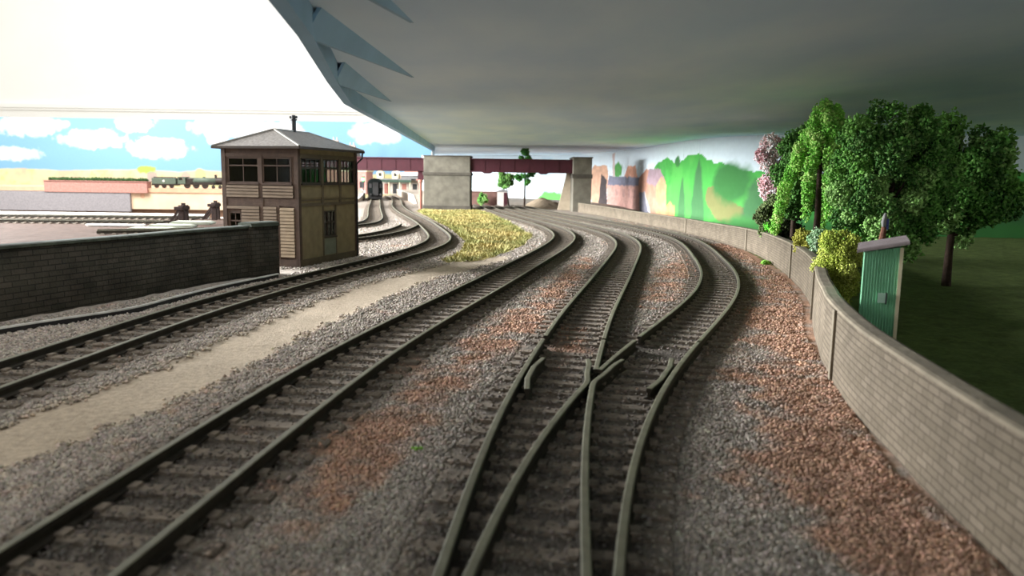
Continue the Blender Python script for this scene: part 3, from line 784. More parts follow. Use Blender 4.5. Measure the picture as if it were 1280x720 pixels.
wheels(te, (1.2, 3.2, 5.2), .65, .65, -1.05, m_locobrown)

# ------------------------------------------------------------------ painted scenery boards
def smooth_in(d, w): return np.clip(.5 - d / w, 0, 1)
def blend(c, m, col): return c * (1 - m[:, None]) + np.asarray(col)[None] * m[:, None]
def sharp(s, z, poly): return inside(s, z, poly).astype(float)
def blob(s, z, cx, cz, rx, rz, seed=0, soft=.3, rough=.35):
    d = np.hypot((s - cx) / rx, (z - cz) / rz) + (fbm(s, z, 1.2 / min(rx, rz), seed) - .5) * rough * 2
    return np.clip((1 - d) / soft + .5, 0, 1)

BS = resample(catmull([(-14, 117), (-.3, 110.5), (8, 104), (12, 94), (13.2, 82), (13.95, 72), (14.95, 62.5), (17.1, 57), (22, 54.5), (34, 53), (48, 53)], 40), .11)
bs_s = arclen(BS)
zz = np.linspace(-.4, 7.2, 80)
S, Z = np.meshgrid(bs_s, zz); s, z = S.ravel(), Z.ravel()
c = np.repeat(linc((224, 236, 242))[None], len(s), 0) * (.95 + .1 * fbm(s, z, .12, 2)[:, None])
c = blend(c, blob(s, z, 20.97, 4.5, 1.2, 2.4, 4, .8) * .5, linc((150, 190, 214)))
g1, g2, g3 = linc((84, 172, 82)), linc((70, 126, 72)), linc((76, 112, 80))
hill = [(54.3, -.5), (54.57, 3.0), (54.98, 4.7), (56.4, 5.5), (58.28, 5.78), (60, 5.95), (61.71, 5.7), (63, 5.2), (64.36, 5.43), (66.06, 5.96), (67.88, 6.04), (69.66, 5.64), (71.99, 5.33), (73.68, 4.84), (75.33, 4.6), (84, 4.2), (95, 4.8), (115, 4.4), (115, -.5)]
sw = s + (fbm(s, z, .9, 40) - .5) * .8; zw = z + (fbm(s, z, .9, 41) - .5) * .5
c = blend(c, sharp(sw, zw, hill), g1)
c = blend(c, sharp(sw, zw, hill) * np.clip((fbm(s, z, .35, 12) - .5) * 4, 0, .5), linc((104, 188, 92)))
c = blend(c, blob(s, z, 58.0, 3.0, 2.3, 2.6, 5) * .35, g2)
c = blend(c, sharp(sw, zw, [(70.15, 3.45), (71.11, 3.4), (74.29, 1.85), (74.3, .6), (72.3, .6), (69.6, 2.4)]), linc((132, 132, 86)))
c = blend(c, blob(s, z, 72.9, 3.7, 2.1, 1.6, 6, .35), g2)
c = blend(c, blob(s, z, 72.9, 3.7, 1.4, 1.2, 16, .6) * .6, linc((66, 122, 66)))
for cx, top, w_, sd in ((65.0, 4.3, 1.25, 7), (68.5, 5.75, 1.45, 8), (75.2, 4.2, 1.2, 9), (77.6, 4.6, 1.5, 10), (83, 4.8, 2.0, 11), (92, 5.0, 2.5, 13)):
    wd = w_ * np.clip((top - z) / top * 1.5, 0, 1) ** .6 + (fbm(s, z, 1.5, sd) - .5) * .5
    c = blend(c, np.clip((wd - abs(s - cx)) * 2.5, 0, 1) * .85, g3)
c = blend(c, blob(s, z, 63.37, 5.5, .75, .45, 14), g2)
c = blend(c, np.clip((1.15 + .5 * np.sin(s * .35) - z + (fbm(s, z, .8, 15) - .5)) * 2, 0, 1) * (s > 60.5), linc((74, 134, 74)))
sh = s + (fbm(s, z, 1.1, 80) - .5) * .7; zh = z + (fbm(s, z, 1.1, 81) - .5) * .35
# the painted houses
c = blend(c, blob(s, z, 39.0, 5.1, 1.9, .85, 17), linc((92, 158, 84)))
c = blend(c, sharp(sh, zh, [(36.76, 7.1), (37.5, 7.1), (37.86, 4.1), (37.02, 4.1)]), linc((204, 184, 180)))
brick = linc((212, 166, 154))[None] * (.88 + .24 * fbm(s, z, 2.2, 18)[:, None])
mk = sharp(sh, zh, [(35.19, 3.9), (50.2, 3.7), (50.61, -.4), (35.45, -.4)]); c = c * (1 - mk[:, None]) + brick * mk[:, None]
c = blend(c, sharp(sh, zh, [(41.8, 4.1), (43.92, 5.5), (47.82, 5.4), (48.9, 4.1)]), linc((222, 164, 138)))
c = blend(c, sharp(sh, zh, [(35.6, 4.3), (49.4, 4.2), (49.84, 3.3), (35.5, 3.25)]), linc((130, 130, 146)))
c = blend(c, sharp(sh, zh, [(30.2, 5.3), (31.2, 5.75), (35.05, 5.6), (35.3, 3.86), (34.9, -.4), (30.4, -.4)]), linc((206, 164, 138)))
c = blend(c, sharp(sh, zh, [(33.1, 4.6), (34.93, 3.9), (35.5, -.4), (32.4, -.4)]), linc((78, 70, 70)))
c = blend(c, sharp(sh, zh, [(49.9, -.4), (49.36, 4.16), (52.55, 5.0), (57.9, 4.9), (59.9, 3.85), (60.6, -.4)]), linc((196, 146, 124)))
c = blend(c, sharp(sh, zh, [(52.7, 3.7), (53.6, 5.05), (58.2, 4.9), (59.2, 4.1), (56.0, 3.3)]) * .9, linc((160, 140, 150)))
c = blend(c, sharp(sh, zh, [(56.9, -.4), (56.6, 3.5), (58.53, 4.25), (60.2, 3.5), (60.7, -.4)]), linc((216, 162, 124)))
c = blend(c, sharp(sh, zh, [(49.95, 2.65), (52.4, 2.86), (54.9, -.4), (50.2, -.4)]), linc((132, 130, 140)))
c = blend(c, sharp(sh, zh, [(52.0, 2.8), (52.4, 2.8), (55.6, -.3), (55.1, -.3)]), linc((220, 210, 204)))
for wx in (38.2, 41.5, 44.5, 47.2):
    c = blend(c, sharp(sh, zh, [(wx, 2.0), (wx + 1.1, 2.0), (wx + 1.1, 2.9), (wx, 2.9)]) * .35, linc((150, 120, 122)))
c = blend(c, blob(s, z, 61.7, 1.0, 1.3, .9, 19), linc((212, 150, 110)))
c = blend(c, blob(s, z, 21.8, 1.2, 2.4, 1.0, 20), linc((104, 184, 92)))
mk = ((s > 30) & (s < 62) & (z < 5.6)).astype(float)[:, None] * .8 + .12
c = c * (1 + mk * ((.80 + .4 * fbm(s, z, 1.8, 90)[:, None]) - 1)) * (1 + mk * (fbm(s * .4, z * 1.2, 2.5, 91)[:, None] - .5) * .4)
nn = len(BS)
nr = offset(BS, -.25)
def out_from(v):
    # the deck overhead rises gently with distance and the scenery board closes it off: level survey -> sloping deck
    v = np.asarray(v, float); k = (2.90 / (3.4 - .01208 * v[:, 1]))[:, None]; c0 = np.array([0, 0, 3.8])
    return c0 + (v - c0) * k
V0 = np.stack([np.tile(BS[:, 0], len(zz)), np.tile(BS[:, 1], len(zz)), z], 1)
i, j = np.meshgrid(np.arange(len(zz) - 1), np.arange(nn - 1), indexing='ij'); a = (i * nn + j).ravel()
Fq = np.stack([a, a + 1, a + nn + 1, a + nn], 1)
bk = np.stack([np.r_[nr[:, 0], nr[:, 0]], np.r_[nr[:, 1], nr[:, 1]], np.r_[np.full(nn, -.4), np.full(nn, 7.2)]], 1)
k0 = len(V0); jj = np.arange(nn - 1)
Fb = np.stack([k0 + jj + 1, k0 + jj, k0 + nn + jj, k0 + nn + jj + 1], 1)
o = np_mesh('painted_backscene', out_from(np.vstack([V0, bk])), np.vstack([Fq, Fb]), m_paint, np.vstack([c, np.repeat(c[:1], 2 * nn, 0)]))
tag(o, 'curved scenery board painted with brick houses, a green hill and pale sky', 'backscene')

xs = np.arange(-190, -24, .3); zz = np.arange(-3, 22.0, .25)
X, Z = np.meshgrid(xs, zz); s, z = X.ravel(), Z.ravel()
c = np.repeat(linc((138, 186, 222))[None], len(s), 0) * (.96 + .08 * fbm(s, z, .05, 2)[:, None])
cl = [(-125, 20.4, 6.5, 2.6), (-116.5, 12.3, 9.5, 3.0), (-121, 14, 4, 2.0), (-94, 19.6, 11, 3.4), (-98, 17, 3.5, 3), (-76, 18.6, 7, 2.6), (-45, 18.5, 7.5, 3.6), (-140, 15, 10, 3), (-160, 19, 12, 3), (-168, 10, 10, 2.5)]
for k, (cx, cz, rx, rz_) in enumerate(cl): c = blend(c, blob(s, z, cx, cz, rx, rz_, 50 + k, .45, .5) * .95, linc((246, 247, 248)))
h0 = 5.2 + (fbm(s, z * 0, .09, 70) - .5) * 1.6
fld = np.clip((h0 - z) * 2, 0, 1)
fc = blend(np.repeat(linc((232, 222, 176))[None], len(s), 0), np.clip((fbm(s, z, .22, 71) - .45) * 5, 0, 1), linc((226, 196, 164)))
fc = blend(fc, np.clip((fbm(s, z, .3, 72) - .55) * 6, 0, 1) * .6, linc((206, 214, 140)))
c = c * (1 - fld[:, None]) + fc * fld[:, None]
c = blend(c, blob(s, z, -122.1, 5.3, 3.2, 1.2, 74), linc((176, 222, 100)))
c = blend(c, sharp(s, z, [(-121.8, 1.2), (-121.8, 4.3), (-120.5, 4.8), (-118.3, 4.3), (-118.3, 1.2)]) * .8, linc((176, 160, 160)))
c = blend(c, sharp(s, z, [(-110.2, 1.2), (-110.2, 4.0), (-108.8, 4.8), (-107.2, 4.0), (-107.2, 1.2)]) * .7, linc((190, 170, 164)))
c = blend(c, blob(s, z, -104, 3.6, 1.6, 2.2, 75), linc((226, 218, 150)))
n1 = len(xs); i, j = np.meshgrid(np.arange(len(zz) - 1), np.arange(n1 - 1), indexing='ij'); a = (i * n1 + j).ravel()
Fq = np.stack([a, a + 1, a + n1 + 1, a + n1], 1)
V0 = np.stack([s, np.full(len(s), 255.), z], 1); q = len(V0)
bx = np.array([(xs[0], 256, -3), (xs[-1], 256, -3), (xs[-1], 256, zz[-1]), (xs[0], 256, zz[-1])])
top0, top1 = (len(zz) - 1) * n1, len(zz) * n1 - 1
Fb = np.array([(q + 1, q, q + 3, q + 2), (top0, top1, q + 2, q + 3), (n1 - 1, q + 1, q + 2, top1), (0, top0, q + 3, q)])
o = np_mesh('painted_backscene', np.vstack([V0, bx]), np.vstack([Fq, Fb]), m_paint, np.vstack([c, np.repeat(linc((235, 235, 235))[None], 4, 0)]))
tag(o, 'flat scenery board painted with blue sky and white clouds behind the steam engine', 'backscene')

# ------------------------------------------------------------------ road bridge
br = empty('road_bridge', (-8, 93, 0), 0, 'maroon girder bridge on stone piers crossing all the tracks', 'bridge')
def bx(x0, x1, y0, y1, z0, z1): return MB().box(x0 + 8, x1 + 8, y0, y1, z0, z1)
def girder(x0, x1, y_, z0, z1):
    b = bx(x0, x1, y_, y_ + .12, z0 + .1, z1 - .1)
    b.box(x0 + 8, x1 + 8, y_ - .2, y_ + .3, z1 - .12, z1); b.box(x0 + 8, x1 + 8, y_ - .2, y_ + .3, z0, z0 + .12)
    n = int((x1 - x0) / 1.6)
    for k in range(n + 1):
        xx = x0 + 8 + (x1 - x0) * k / n
        b.box(xx - .05, xx + .05, y_ - .03, y_, z0 + .1, z1 - .1)
    return b.build('girder', m_maroon, br)
girder(-30, -10.8, -.1, 4.62, 6.22); girder(-5.3, 7.2, -.1, 4.62, 6.22)
girder(-30, -10.8, 3.6, 4.62, 6.22); girder(-5.3, 7.2, 3.6, 4.62, 6.22)
bx(-30, -10.8, .1, 3.6, 5.0, 5.2).build('deck', m_maroon, br); bx(-5.3, 7.2, .1, 3.6, 5.0, 5.2).build('deck', m_maroon, br)
b = MB()
for xx in (-3.2, 3.6): b.prism([(xx + 8 - .7, 4.64), (xx + 8 - .35, 4.42), (xx + 8 + .35, 4.42), (xx + 8 + .7, 4.64)], 'y', -.2, .2)
b.build('bearing_plate', m_maroon, br)
p = bx(-10.84, -5.24, -.35, 4.2, -.05, 6.45).build('pier', m_stone, br, bevel=.04)
b = bx(-10.95, -5.13, -.47, 4.3, 4.15, 4.5).build('band_course', m_stoned, p, bevel=.03)
bx(-10.92, -5.16, -.43, 4.28, -.05, .5).build('plinth', m_stoned, p)
bx(-10.92, -5.16, -.43, 4.28, 6.4, 6.52).build('coping', m_stoned, p)
p = bx(7.1, 9.3, -1.6, 4.2, -.05, 6.4).build('abutment', m_stone, br, bevel=.04)
bx(7.0, 9.4, -1.7, 4.3, 4.0, 4.5).build('band_course', m_stoned, p)
bx(7.0, 9.4, -1.7, 4.3, 6.4, 6.52).build('coping', m_stoned, p)
b = MB(); b.prism([(5.55 + 8, -.05), (7.1 + 8, -.05), (7.1 + 8, 4.7), (6.65 + 8, 4.7)], 'y', 2.6, 3.5); b.build('raking_buttress', mat('pale_render', (176, 160, 138), .9, .1, 1.5), br)
ld = MB().tube([(-11.3 + 8, .2, 0), (-11.3 + 8, .2, 3.2), (-11.3 + 8, .2, 3.25), (-11.3 + 8, .2, 3.6)], [.22, .2, .3, .3], 12); ld.build('column', m_salmon, br)
bx(-11.6, -10.9, 0, .5, 3.55, 4.7).build('column_head', m_maroon, br)

# things seen through and behind the right-hand opening
def bank_z(x, y):
    xb = 2.2 - 1.5 * (y - 95) / 9 + 1.0
    u = np.clip((x - xb) / 2.6, 0, 1); v = np.clip((y - 98) / 5, 0, 1); r = np.clip((8.5 - x) / 5, .45, 1)
    return 1.45 * (u * u * (3 - 2 * u)) * (v * v * (3 - 2 * v)) * r * (.7 + .6 * fbm(x, y, .7, 6)) + .2 * fbm(x, y, 1.5, 5) - .1
bxs, bys, bf = grid(np.linspace(-1.6, 8.8, 60), np.linspace(97.6, 108.3, 60))
yc = np.interp(bxs, [-1.6, 4, 8.8], [109.5, 106.5, 102.0]); bys = 97.6 + (bys - 97.6) * (yc - 97.6) / 10.7
bc = linc((160, 142, 120))[None] * (.75 + .5 * fbm(bxs, bys, 1.2, 6)[:, None])
o = np_mesh('embankment', np.stack([bxs, bys, bank_z(bxs, bys)], 1), bf, m_ground, bc, smooth=True)
tag(o, kind='structure')
MB_ = MB().box(-6.4, -2.2, 108.6, 108.95, -.05, 1.9); MB_.box(-6.45, -2.15, 108.5, 109.05, 1.9, 2.05)
tag(MB_.build('brick_wall', mat('dark_red_brick', (112, 82, 74), .9, .2, 2)), 'low dark brick wall seen under the bridge beside the white hut', 'wall')
hu = empty('lineside_hut', (-1.75, 106.6, 0), 0, 'tiny white lineside hut with a maroon door seen under the bridge', 'hut')
MB().box(-.5, .95, 0, 1.2, -.05, 2.05).build('wall', m_pot, hu)
MB().box(.42, .9, -.06, .02, .05, 1.95).build('door', m_maroon, hu)
MB().prism([(-.6, 2.05), (1.05, 2.05), (1.05, 2.12), (.22, 2.4), (-.6, 2.12)], 'y', -.1, 1.3).build('roof', m_slate, hu)
V, Fs, c = flakes(ellip(12, (-4.35, 107.6, .9), (.5, .4, .6), 3), .4, 900, .12, DG, 4)
sh = empty('shrub', (-4.35, 107.6, 0), 0, 'small round dark shrub before the low dark brick wall under the bridge', 'shrub')
np_mesh('foliage', V - np.array([-4.35, 107.6, 0]), Fs, m_leaf, c, parent=sh); MB().tube([(0, 0, -.02), (0, 0, .7)], [.06, .04], 6).build('stem', m_bark, sh)
tree('broadleaf_tree', (-.6, 108.3, .02), (-1.2, 108.3, 3.75), (1.4, .9, 1.5), 22, 3500, .13, [(86, 128, 58), (66, 104, 48), (110, 150, 76)], 'bushy green tree rising behind the tiny white hut under the bridge', seed=21, clump=.45, tr=.09)
ct = empty('conifer_tree', (1.55, 104.6, .2), 0, 'slender pointed green tree on the bank, its tip above the bridge girder', 'tree')
MB().tube([(0, 0, -.2), (0, 0, 3.3), (-.05, 0, 8.4)], [.13, .1, .02], 8).build('trunk', m_bark, ct, smooth=True)
Cn = []
rg = np.random.default_rng(5)
for k in range(46):
    h = 3.1 + 5.2 * rg.random() ** 1.2; r = max(.05, 1.45 * min(1, (h - 2.8) / 1.0) * (1 - max(0, h - 4.2) / 4.3)); a = rg.uniform(0, 2 * PI)
    q = r * (.5 + .5 * rg.random()); Cn.append((q * math.cos(a), q * math.sin(a), h))
V, Fs, c = flakes(Cn, .36, 4200, .12, [(70, 132, 56), (92, 160, 72), (50, 98, 42)], 8)
np_mesh('foliage', V, Fs, m_leaf, c, parent=ct)

# ------------------------------------------------------------------ station beyond the left-hand opening
co = empty('passenger_coach', (-22.32, 124, .3), math.atan2(.98, -.19) - PI / 2, 'dark green coach seen end-on in the station track', 'coach')
pr = [(-1.15, .55), (1.15, .55), (1.2, 1.6), (1.17, 2.55), (1.0, 2.95), (.6, 3.22), (0, 3.32), (-.6, 3.22), (-1.0, 2.95), (-1.17, 2.55), (-1.2, 1.6)]
MB().prism(pr, 'y', 0, 18).build('body', m_coach, co)
MB().box(-.45, .45, -.25, 0, .6, 2.7).build('gangway', m_dark, co)
for s in (-.8, .8):
    MB().box(s - .22, s + .22, -.03, .02, 1.8, 2.5).build('end_window', m_dark, co)
    MB().tube([(s, 0, .75), (s, -.45, .75), (s, -.45, .75), (s, -.52, .75)], [.08, .08, .2, .2], 10).build('buffer', m_dark, co)
MB().box(-1.1, 1.1, .5, 17.5, .02, .55).build('underframe', m_dark, co)
sg = empty('signal_post', (-23.95, 122.2, 0), 0, 'colour light signal glowing bright green beside the dark coach', 'signal')
MB().tube([(0, 0, 0), (0, 0, 3.0)], .07, 8).build('post', m_dark, sg)
MB().box(-.22, .22, -.1, .2, 2.95, 3.9).build('head', m_dark, sg)
b = MB(); 
b.tube([(.03, -.1, 3.45), (.03, -.2, 3.45), (.03, -.26, 3.45)], [.3, .27, .1], 16); b.build('lens', m_lamp, sg)
def platform(name, edge, width, label, zt=1.2):
    P = np.array([e[:2] for e in edge]); zs = [e[2] for e in edge]; Q = offset(P, width); b = MB(); n = len(P)
    for i in range(n): b.v += [(*P[i], -.05), (*P[i], zs[i]), (*Q[i], zs[i]), (*Q[i], -.05)]
    for i in range(n - 1):
        a = 4 * i; b.f += [(a, a + 4, a + 5, a + 1), (a + 1, a + 5, a + 6, a + 2), (a + 2, a + 6, a + 7, a + 3)]
    b.f += [(0, 1, 2, 3), (4 * n - 1, 4 * n - 2, 4 * n - 3, 4 * n - 4)]
    o = b.build(name, m_platform); tag(o, label, 'platform')
    e = MB()
    E2 = offset(P, width * .06)
    for i in range(n - 1):
        p_ = (P[i] + E2[i]) / 2; q_ = (P[i + 1] + E2[i + 1]) / 2
        e.bar((*p_, zs[i] + .04), (*q_, zs[i + 1] + .04), .3, .1)
    tag(e.build('white_edge', m_white, o), 'white painted edge')
    return o
platform('station_platform', [(-23.5, 114, .1), (-24.75, 128, 1.2), (-27.9, 144, 1.2), (-31.9, 162, 1.2)], -6, 'platform ramp with a white edge left of the dark coach')
platform('station_platform', [(-14.2, 110, .1), (-15.7, 118, 1.15), (-19, 135, 1.2), (-25.6, 168, 1.2)], 5, 'platform with a white edge curving in right of the dark coach')
st = empty('station_building', (-26, 172, 0), 0, 'pale station building with grey canopy and two cream gables beyond the platforms', 'building')
MB().box(-4, 6, 2, 7, 0, 3.2).build('wall', mat('pale_grey_render', (186, 174, 160), .9, .15, 1.2), st)
MB().box(-4.6, 3.2, -1.0, 7.5, 3.2, 3.55).build('canopy', m_slate, st)
MB().box(-4.6, 3.2, -1.1, -1.0, 2.75, 3.3).build('valance', mat('dark_green_paint', (52, 70, 56), .7), st)
for x_ in (-3.9, -.5):
    b = MB(); b.prism([(x_ - .75, 3.5), (x_ + .75, 3.5), (x_ + .75, 5.0), (x_, 5.4), (x_ - .75, 5.0)], 'y', 0, 2); g_ = b.build('gable', m_cream, st)
    MB().box(x_ - .3, x_ + .3, -.06, .03, 4.1, 4.8).build('window', m_dark, g_)
MB().box(.8, 5.6, -.6, 3, 4.3, 5.0).build('awning', m_white, st)
MB().box(.8, 5.6, 0, 3, 3.55, 4.3).build('upper_wall', m_slate, st)
for x_ in (-4, -1.8, .6, 2.9): MB().tube([(x_, -.8, 0), (x_, -.8, 3.2)], .12, 8).build('canopy_post', m_cream, st)
for k, x_ in enumerate((-2.8, -.9, 1.2, 3.6, 4.9)): MB().box(x_ - .5, x_ + .5, 1.93, 2.02, .2, 2.4).build('door_opening', m_dark if k % 2 else m_salmon, st)
la = empty('platform_lamp', (-25.0, 166, 1.2), 0, 'platform lamp with a round white globe before the pale station building', 'lamp')
MB().tube([(0, 0, 0), (0, 0, 3.3)], .06, 8).build('post', m_dark, la)
MB().tube([(0, 0, 3.25), (0, 0, 3.35), (0, 0, 3.65), (0, 0, 3.95), (0, 0, 4.05)], [.1, .38, .55, .38, .1], 14).build('globe', m_white, la, smooth=True)
ho = empty('brick_house', (-36.4, 172, 0), 0, 'pink brick house end seen between the signal box and the coach', 'building')
MB().box(-3, 3.4, 0, 8, 0, 5.0).build('wall', m_pinkbrick, ho)
MB().box(-3.2, 3.6, -.2, 8.2, 5.0, 5.5).build('parapet', m_cream, ho)
MB().box(1.9, 2.9, -.05, .05, 1.4, 2.8).build('window', m_dark, ho)
def terrace(x0, x1, y_, zt, stacks_, label):
    t = empty('terraced_house', ((x0 + x1) / 2, y_, 0), 0, label, 'building'); w = (x1 - x0) / 2
    MB().box(-w, w, 0, 8, 0, zt - 2).build('wall', m_pinkbrick, t)
    MB().prism([(0, zt - 2), (8, zt - 2), (4, zt)], 'x', -w - .2, w + .2).build('roof', m_slate, t)
    for sx, ws, z1, pots in stacks_:
        s_ = MB().box(sx - ws, sx + ws, 3.4, 4.6, zt - 1.2, z1).build('chimney_stack', m_pot, t)
        for k in range(pots):
            px = sx - ws + (2 * ws) * (k + .5) / pots
            MB().tube([(px, 4, z1 - .1), (px, 4, z1 + .9)], [.22, .17], 10).build('chimney_pot', m_pot, s_)
terrace(-60, -44.9, 218, 11.6, [(1.1, 1.0, 14.2, 2), (5.9, 1.0, 12.8, 2)], 'terraced house far behind the signal box, its pale chimneys above the box roof')
terrace(-31, -18, 218, 9.4, [(1.3, .55, 11.0, 2)], 'terraced house hidden behind the bridge pier, its white chimney above the pier')

# ------------------------------------------------------------------ the deck overhead: soffit, edge board, brackets
SZ = 7.2
edge = np.array([(-11, -14), (-11, .3), (-3.4, 5), (-3.99, 12.76), (-4.4, 15.9), (-5.66, 23.65), (-6.62, 30.2), (-8.89, 83.7), (-12.3, 116.5)])  # first corners widen the unseen part of the deck to shade the foreground
b = MB(); n = len(edge)
top = [(-12.2, 117.2), (-.3, 110.9), (8.2, 104.3), (12.3, 94), (13.95, 82), (14.3, 72), (15.1, 62.7), (17.1, 57.4), (22, 54.9), (34, 53.4), (48, 53.4), (48, -14)]
poly = [tuple(p) for p in edge] + top
b.prism(poly, 'z', SZ, SZ + .3); b.v = [tuple(q) for q in out_from(b.v)]
o = b.build('ceiling', m_soffit); tag(o, kind='structure')
# edge board hanging from the left side of the deck, with triangular brackets behind it
FZ = 6.6
eb = empty('edge_board', (0, 0, 0), 0, 'blue grey edge board with triangular brackets hanging under the grey deck', 'edge board')
E0 = np.zeros(2)
b = MB()
hs = [FZ, FZ, FZ, FZ, FZ, FZ, FZ, 6.72, 7.05]
IN = offset(edge, .3)
for i in range(n - 1):
    p, q = edge[i] - E0, edge[i + 1] - E0; pi, qi = IN[i] - E0, IN[i + 1] - E0
    vs = [(*p, hs[i]), (*q, hs[i + 1]), (*q, SZ + .3), (*p, SZ + .3), (*pi, hs[i]), (*qi, hs[i + 1]), (*qi, SZ), (*pi, SZ)]
    b.add(vs, [(0, 1, 2, 3), (7, 6, 5, 4), (0, 4, 5, 1), (2, 6, 7, 3), (0, 3, 7, 4), (1, 5, 6, 2)])
b.v = [tuple(q) for q in out_from(b.v)]
b.build('board', m_fascia, eb)
def bracket(p, q, tip, nm='bracket'):
    """p foot of the bracket on the edge board, q its top at the board, tip where it runs out under the deck"""
    b = MB(); p, q, tip = Vector(p), Vector(q), Vector(tip); d = (tip - q); d.z = 0; d.normalize(); nn_ = Vector((-d.y, d.x, 0)) * .05
    vs = [p - nn_, q - nn_, tip - nn_, p + nn_, q + nn_, tip + nn_]
    vs = [v - Vector((*E0, 0)) for v in vs]
    b.add(vs, [(0, 1, 2), (5, 4, 3), (0, 3, 4, 1), (1, 4, 5, 2), (2, 5, 3, 0)])
    b.v = [tuple(q) for q in out_from(b.v)]
    return b.build(nm, m_fascia, eb)
bracket((-4.3, 15.9, FZ), (-4.0, 16.1, SZ), (-3.5, 26.8, SZ))
bracket((-5.5, 23.65, FZ), (-5.14, 23.5, SZ), (-5.6, 35.2, SZ))
bracket((-6.5, 30.3, FZ), (-6.6, 32.1, SZ), (-8.5, 80, SZ))
bracket((-3.4, 8.2, FZ), (-3.0, 8.4, SZ), (-2.3, 17.5, SZ))

# ------------------------------------------------------------------ greenery behind the right wall
BG = [(166, 226, 104), (140, 208, 86), (190, 238, 130), (112, 182, 70)]
tree('broadleaf_tree', (11.9, 24.2, 0), (11.85, 24.0, 3.95), (2.05, 1.6, 2.65), 170, 42000, .07, DG, 'largest dark green tree, spreading over the green hut', seed=31, clump=.4, tr=.15, branches=8, ztop=6.75)
tree('broadleaf_tree', (13.35, 36.2, 0), (13.3, 36.0, 4.4), (1.15, 1.1, 2.5), 60, 16000, .085, [(84, 134, 60), (70, 112, 50), (106, 154, 72)], 'dark green tree between the pink blossom tree and the bright drooping tree', seed=32, clump=.5, tr=.12, ztop=6.9)
tree('broadleaf_tree', (16.4, 28.5, 0), (16.4, 28.5, 3.9), (2.6, 2.0, 2.6), 60, 14000, .09, DG, 'dark green tree at the far right end of the planting', seed=33, clump=.55, tr=.14, ztop=6.8)
# drooping bright tree
dt = empty('weeping_tree', (11.6, 29.2, 0), 0, 'bright green pointed tree with drooping tassel-like branches', 'tree')
MB().tube([(0, 0, -.05), (.05, 0, 2.5), (0, 0, 5), (.2, 0, 6.7)], [.16, .12, .08, .03], 9).build('trunk', m_bark, dt, smooth=True)
Cn, Rn = [], []
rg = np.random.default_rng(9)
for k in range(34):
    h = 3.0 + 3.7 * (k / 33) ** .85; rr = .25 + 1.25 * (1 - (k / 33) ** 1.1); a = k * 2.4 + rg.uniform(-.3, .3); ln = rg.uniform(.8, 1.7) * (1 - .45 * k / 33)
    for q in np.linspace(0, ln, 6):
        Cn.append((.15 + rr * math.cos(a) * (1 + q * .12), rr * math.sin(a) * (1 + q * .12), max(1.9, h - q))); Rn.append(.27 - .05 * q)
V, Fs, c = flakes(Cn, np.array(Rn), 19000, .06, BG, 12)
np_mesh('foliage', V, Fs, m_leaf, c, parent=dt)
# pink blossom
tree('blossom_tree', (13.95, 41.0, 0), (13.85, 41.0, 4.55), (.95, .8, 2.35), 34, 9000, .085, [(250, 196, 200), (252, 214, 210), (240, 174, 180), (254, 224, 214)], 'pink blossom tree at the left end of the planting', seed=35, clump=.42, tr=.1)
V, Fs, c = flakes(ellip(30, (0, 0, 1.9), (1.0, .7, 1.2), 7), .42, 6500, .085, [(74, 84, 54), (90, 104, 60), (60, 66, 46), (104, 120, 70)], 14)
sh = empty('shrub', (13.6, 38.8, 0), 0, 'dark brownish green shrub below the pink blossom tree', 'shrub'); np_mesh('foliage', V, Fs, m_leaf, c, parent=sh)
MB().tube([(0, 0, -.02), (0, 0, 1.6)], [.09, .05], 7).build('stem', m_bark, sh)
def shrub(base, cz, r, n, size, cols, label, seed, clump=.3, ncl=26):
    s_ = empty('shrub', base, 0, label, 'shrub')
    V, Fs, c = flakes(ellip(ncl, (0, 0, cz), np.array(r) - clump * .6, seed), clump, n, size, cols, seed)
    np_mesh('foliage', V, Fs, m_leaf, c, parent=s_)
    bb = MB()
    for k in range(4):
        a = k * 1.6; bb.tube([(0, 0, -.02), (math.cos(a) * r[0] * .2, math.sin(a) * r[1] * .2, cz * .5), (math.cos(a) * r[0] * .5, math.sin(a) * r[1] * .5, cz)], [.05, .04, .02], 6)
    bb.build('stem', m_bark, s_)
    return s_
shrub((9.36, 21.6, 0), 1.45, (.68, .7, 1.3), 24000, .036, [(158, 170, 66), (174, 184, 80), (134, 156, 56), (186, 192, 98)], 'big yellow green shrub against the wall beside the green hut', 41, .3, 40)
shrub((11.15, 28.9, 0), 1.6, (.46, .4, .6), 3500, .05, [(168, 166, 72), (150, 148, 60), (186, 182, 92)], 'small mustard yellow shrub on the wall left of the big yellow green shrub', 42, .22, 16)
shrub((10.85, 27.0, 0), 1.7, (.4, .35, .62), 2500, .05, [(150, 182, 140), (120, 160, 110), (176, 200, 164)], 'pale grey green shrub between the mustard shrub and the big yellow green shrub', 43, .2, 14)
shrub((13.12, 38.5, 0), 1.45, (.42, .36, .5), 2500, .06, [(110, 214, 62), (96, 196, 52), (134, 226, 84)], 'small lime green shrub poking over the curved wall below the pink blossom', 44, .24, 12)
V, Fs, c = flakes([(0, 0, .12), (.12, .05, .1), (-.1, .02, .1)], .12, 160, .05, [(120, 180, 60), (140, 200, 80)], 6)
o = np_mesh('weed', V, Fs, m_leaf, c); o.location = (11.75, 35.0, .03); tag(o, 'tiny green weed in the rusty ballast near the curved wall', 'weed')
V, Fs, c = flakes([(0, 0, .06), (.1, .05, .05), (-.1, .02, .05)], .08, 120, .03, [(120, 170, 60), (140, 190, 80)], 6)
o = np_mesh('weed', V, Fs, m_leaf, c); o.scale = (.5, .5, .6); o.location = (-1.28, 10.05, .05); tag(o, 'tiny green weed in the ballast of the foreground between two tracks', 'weed')

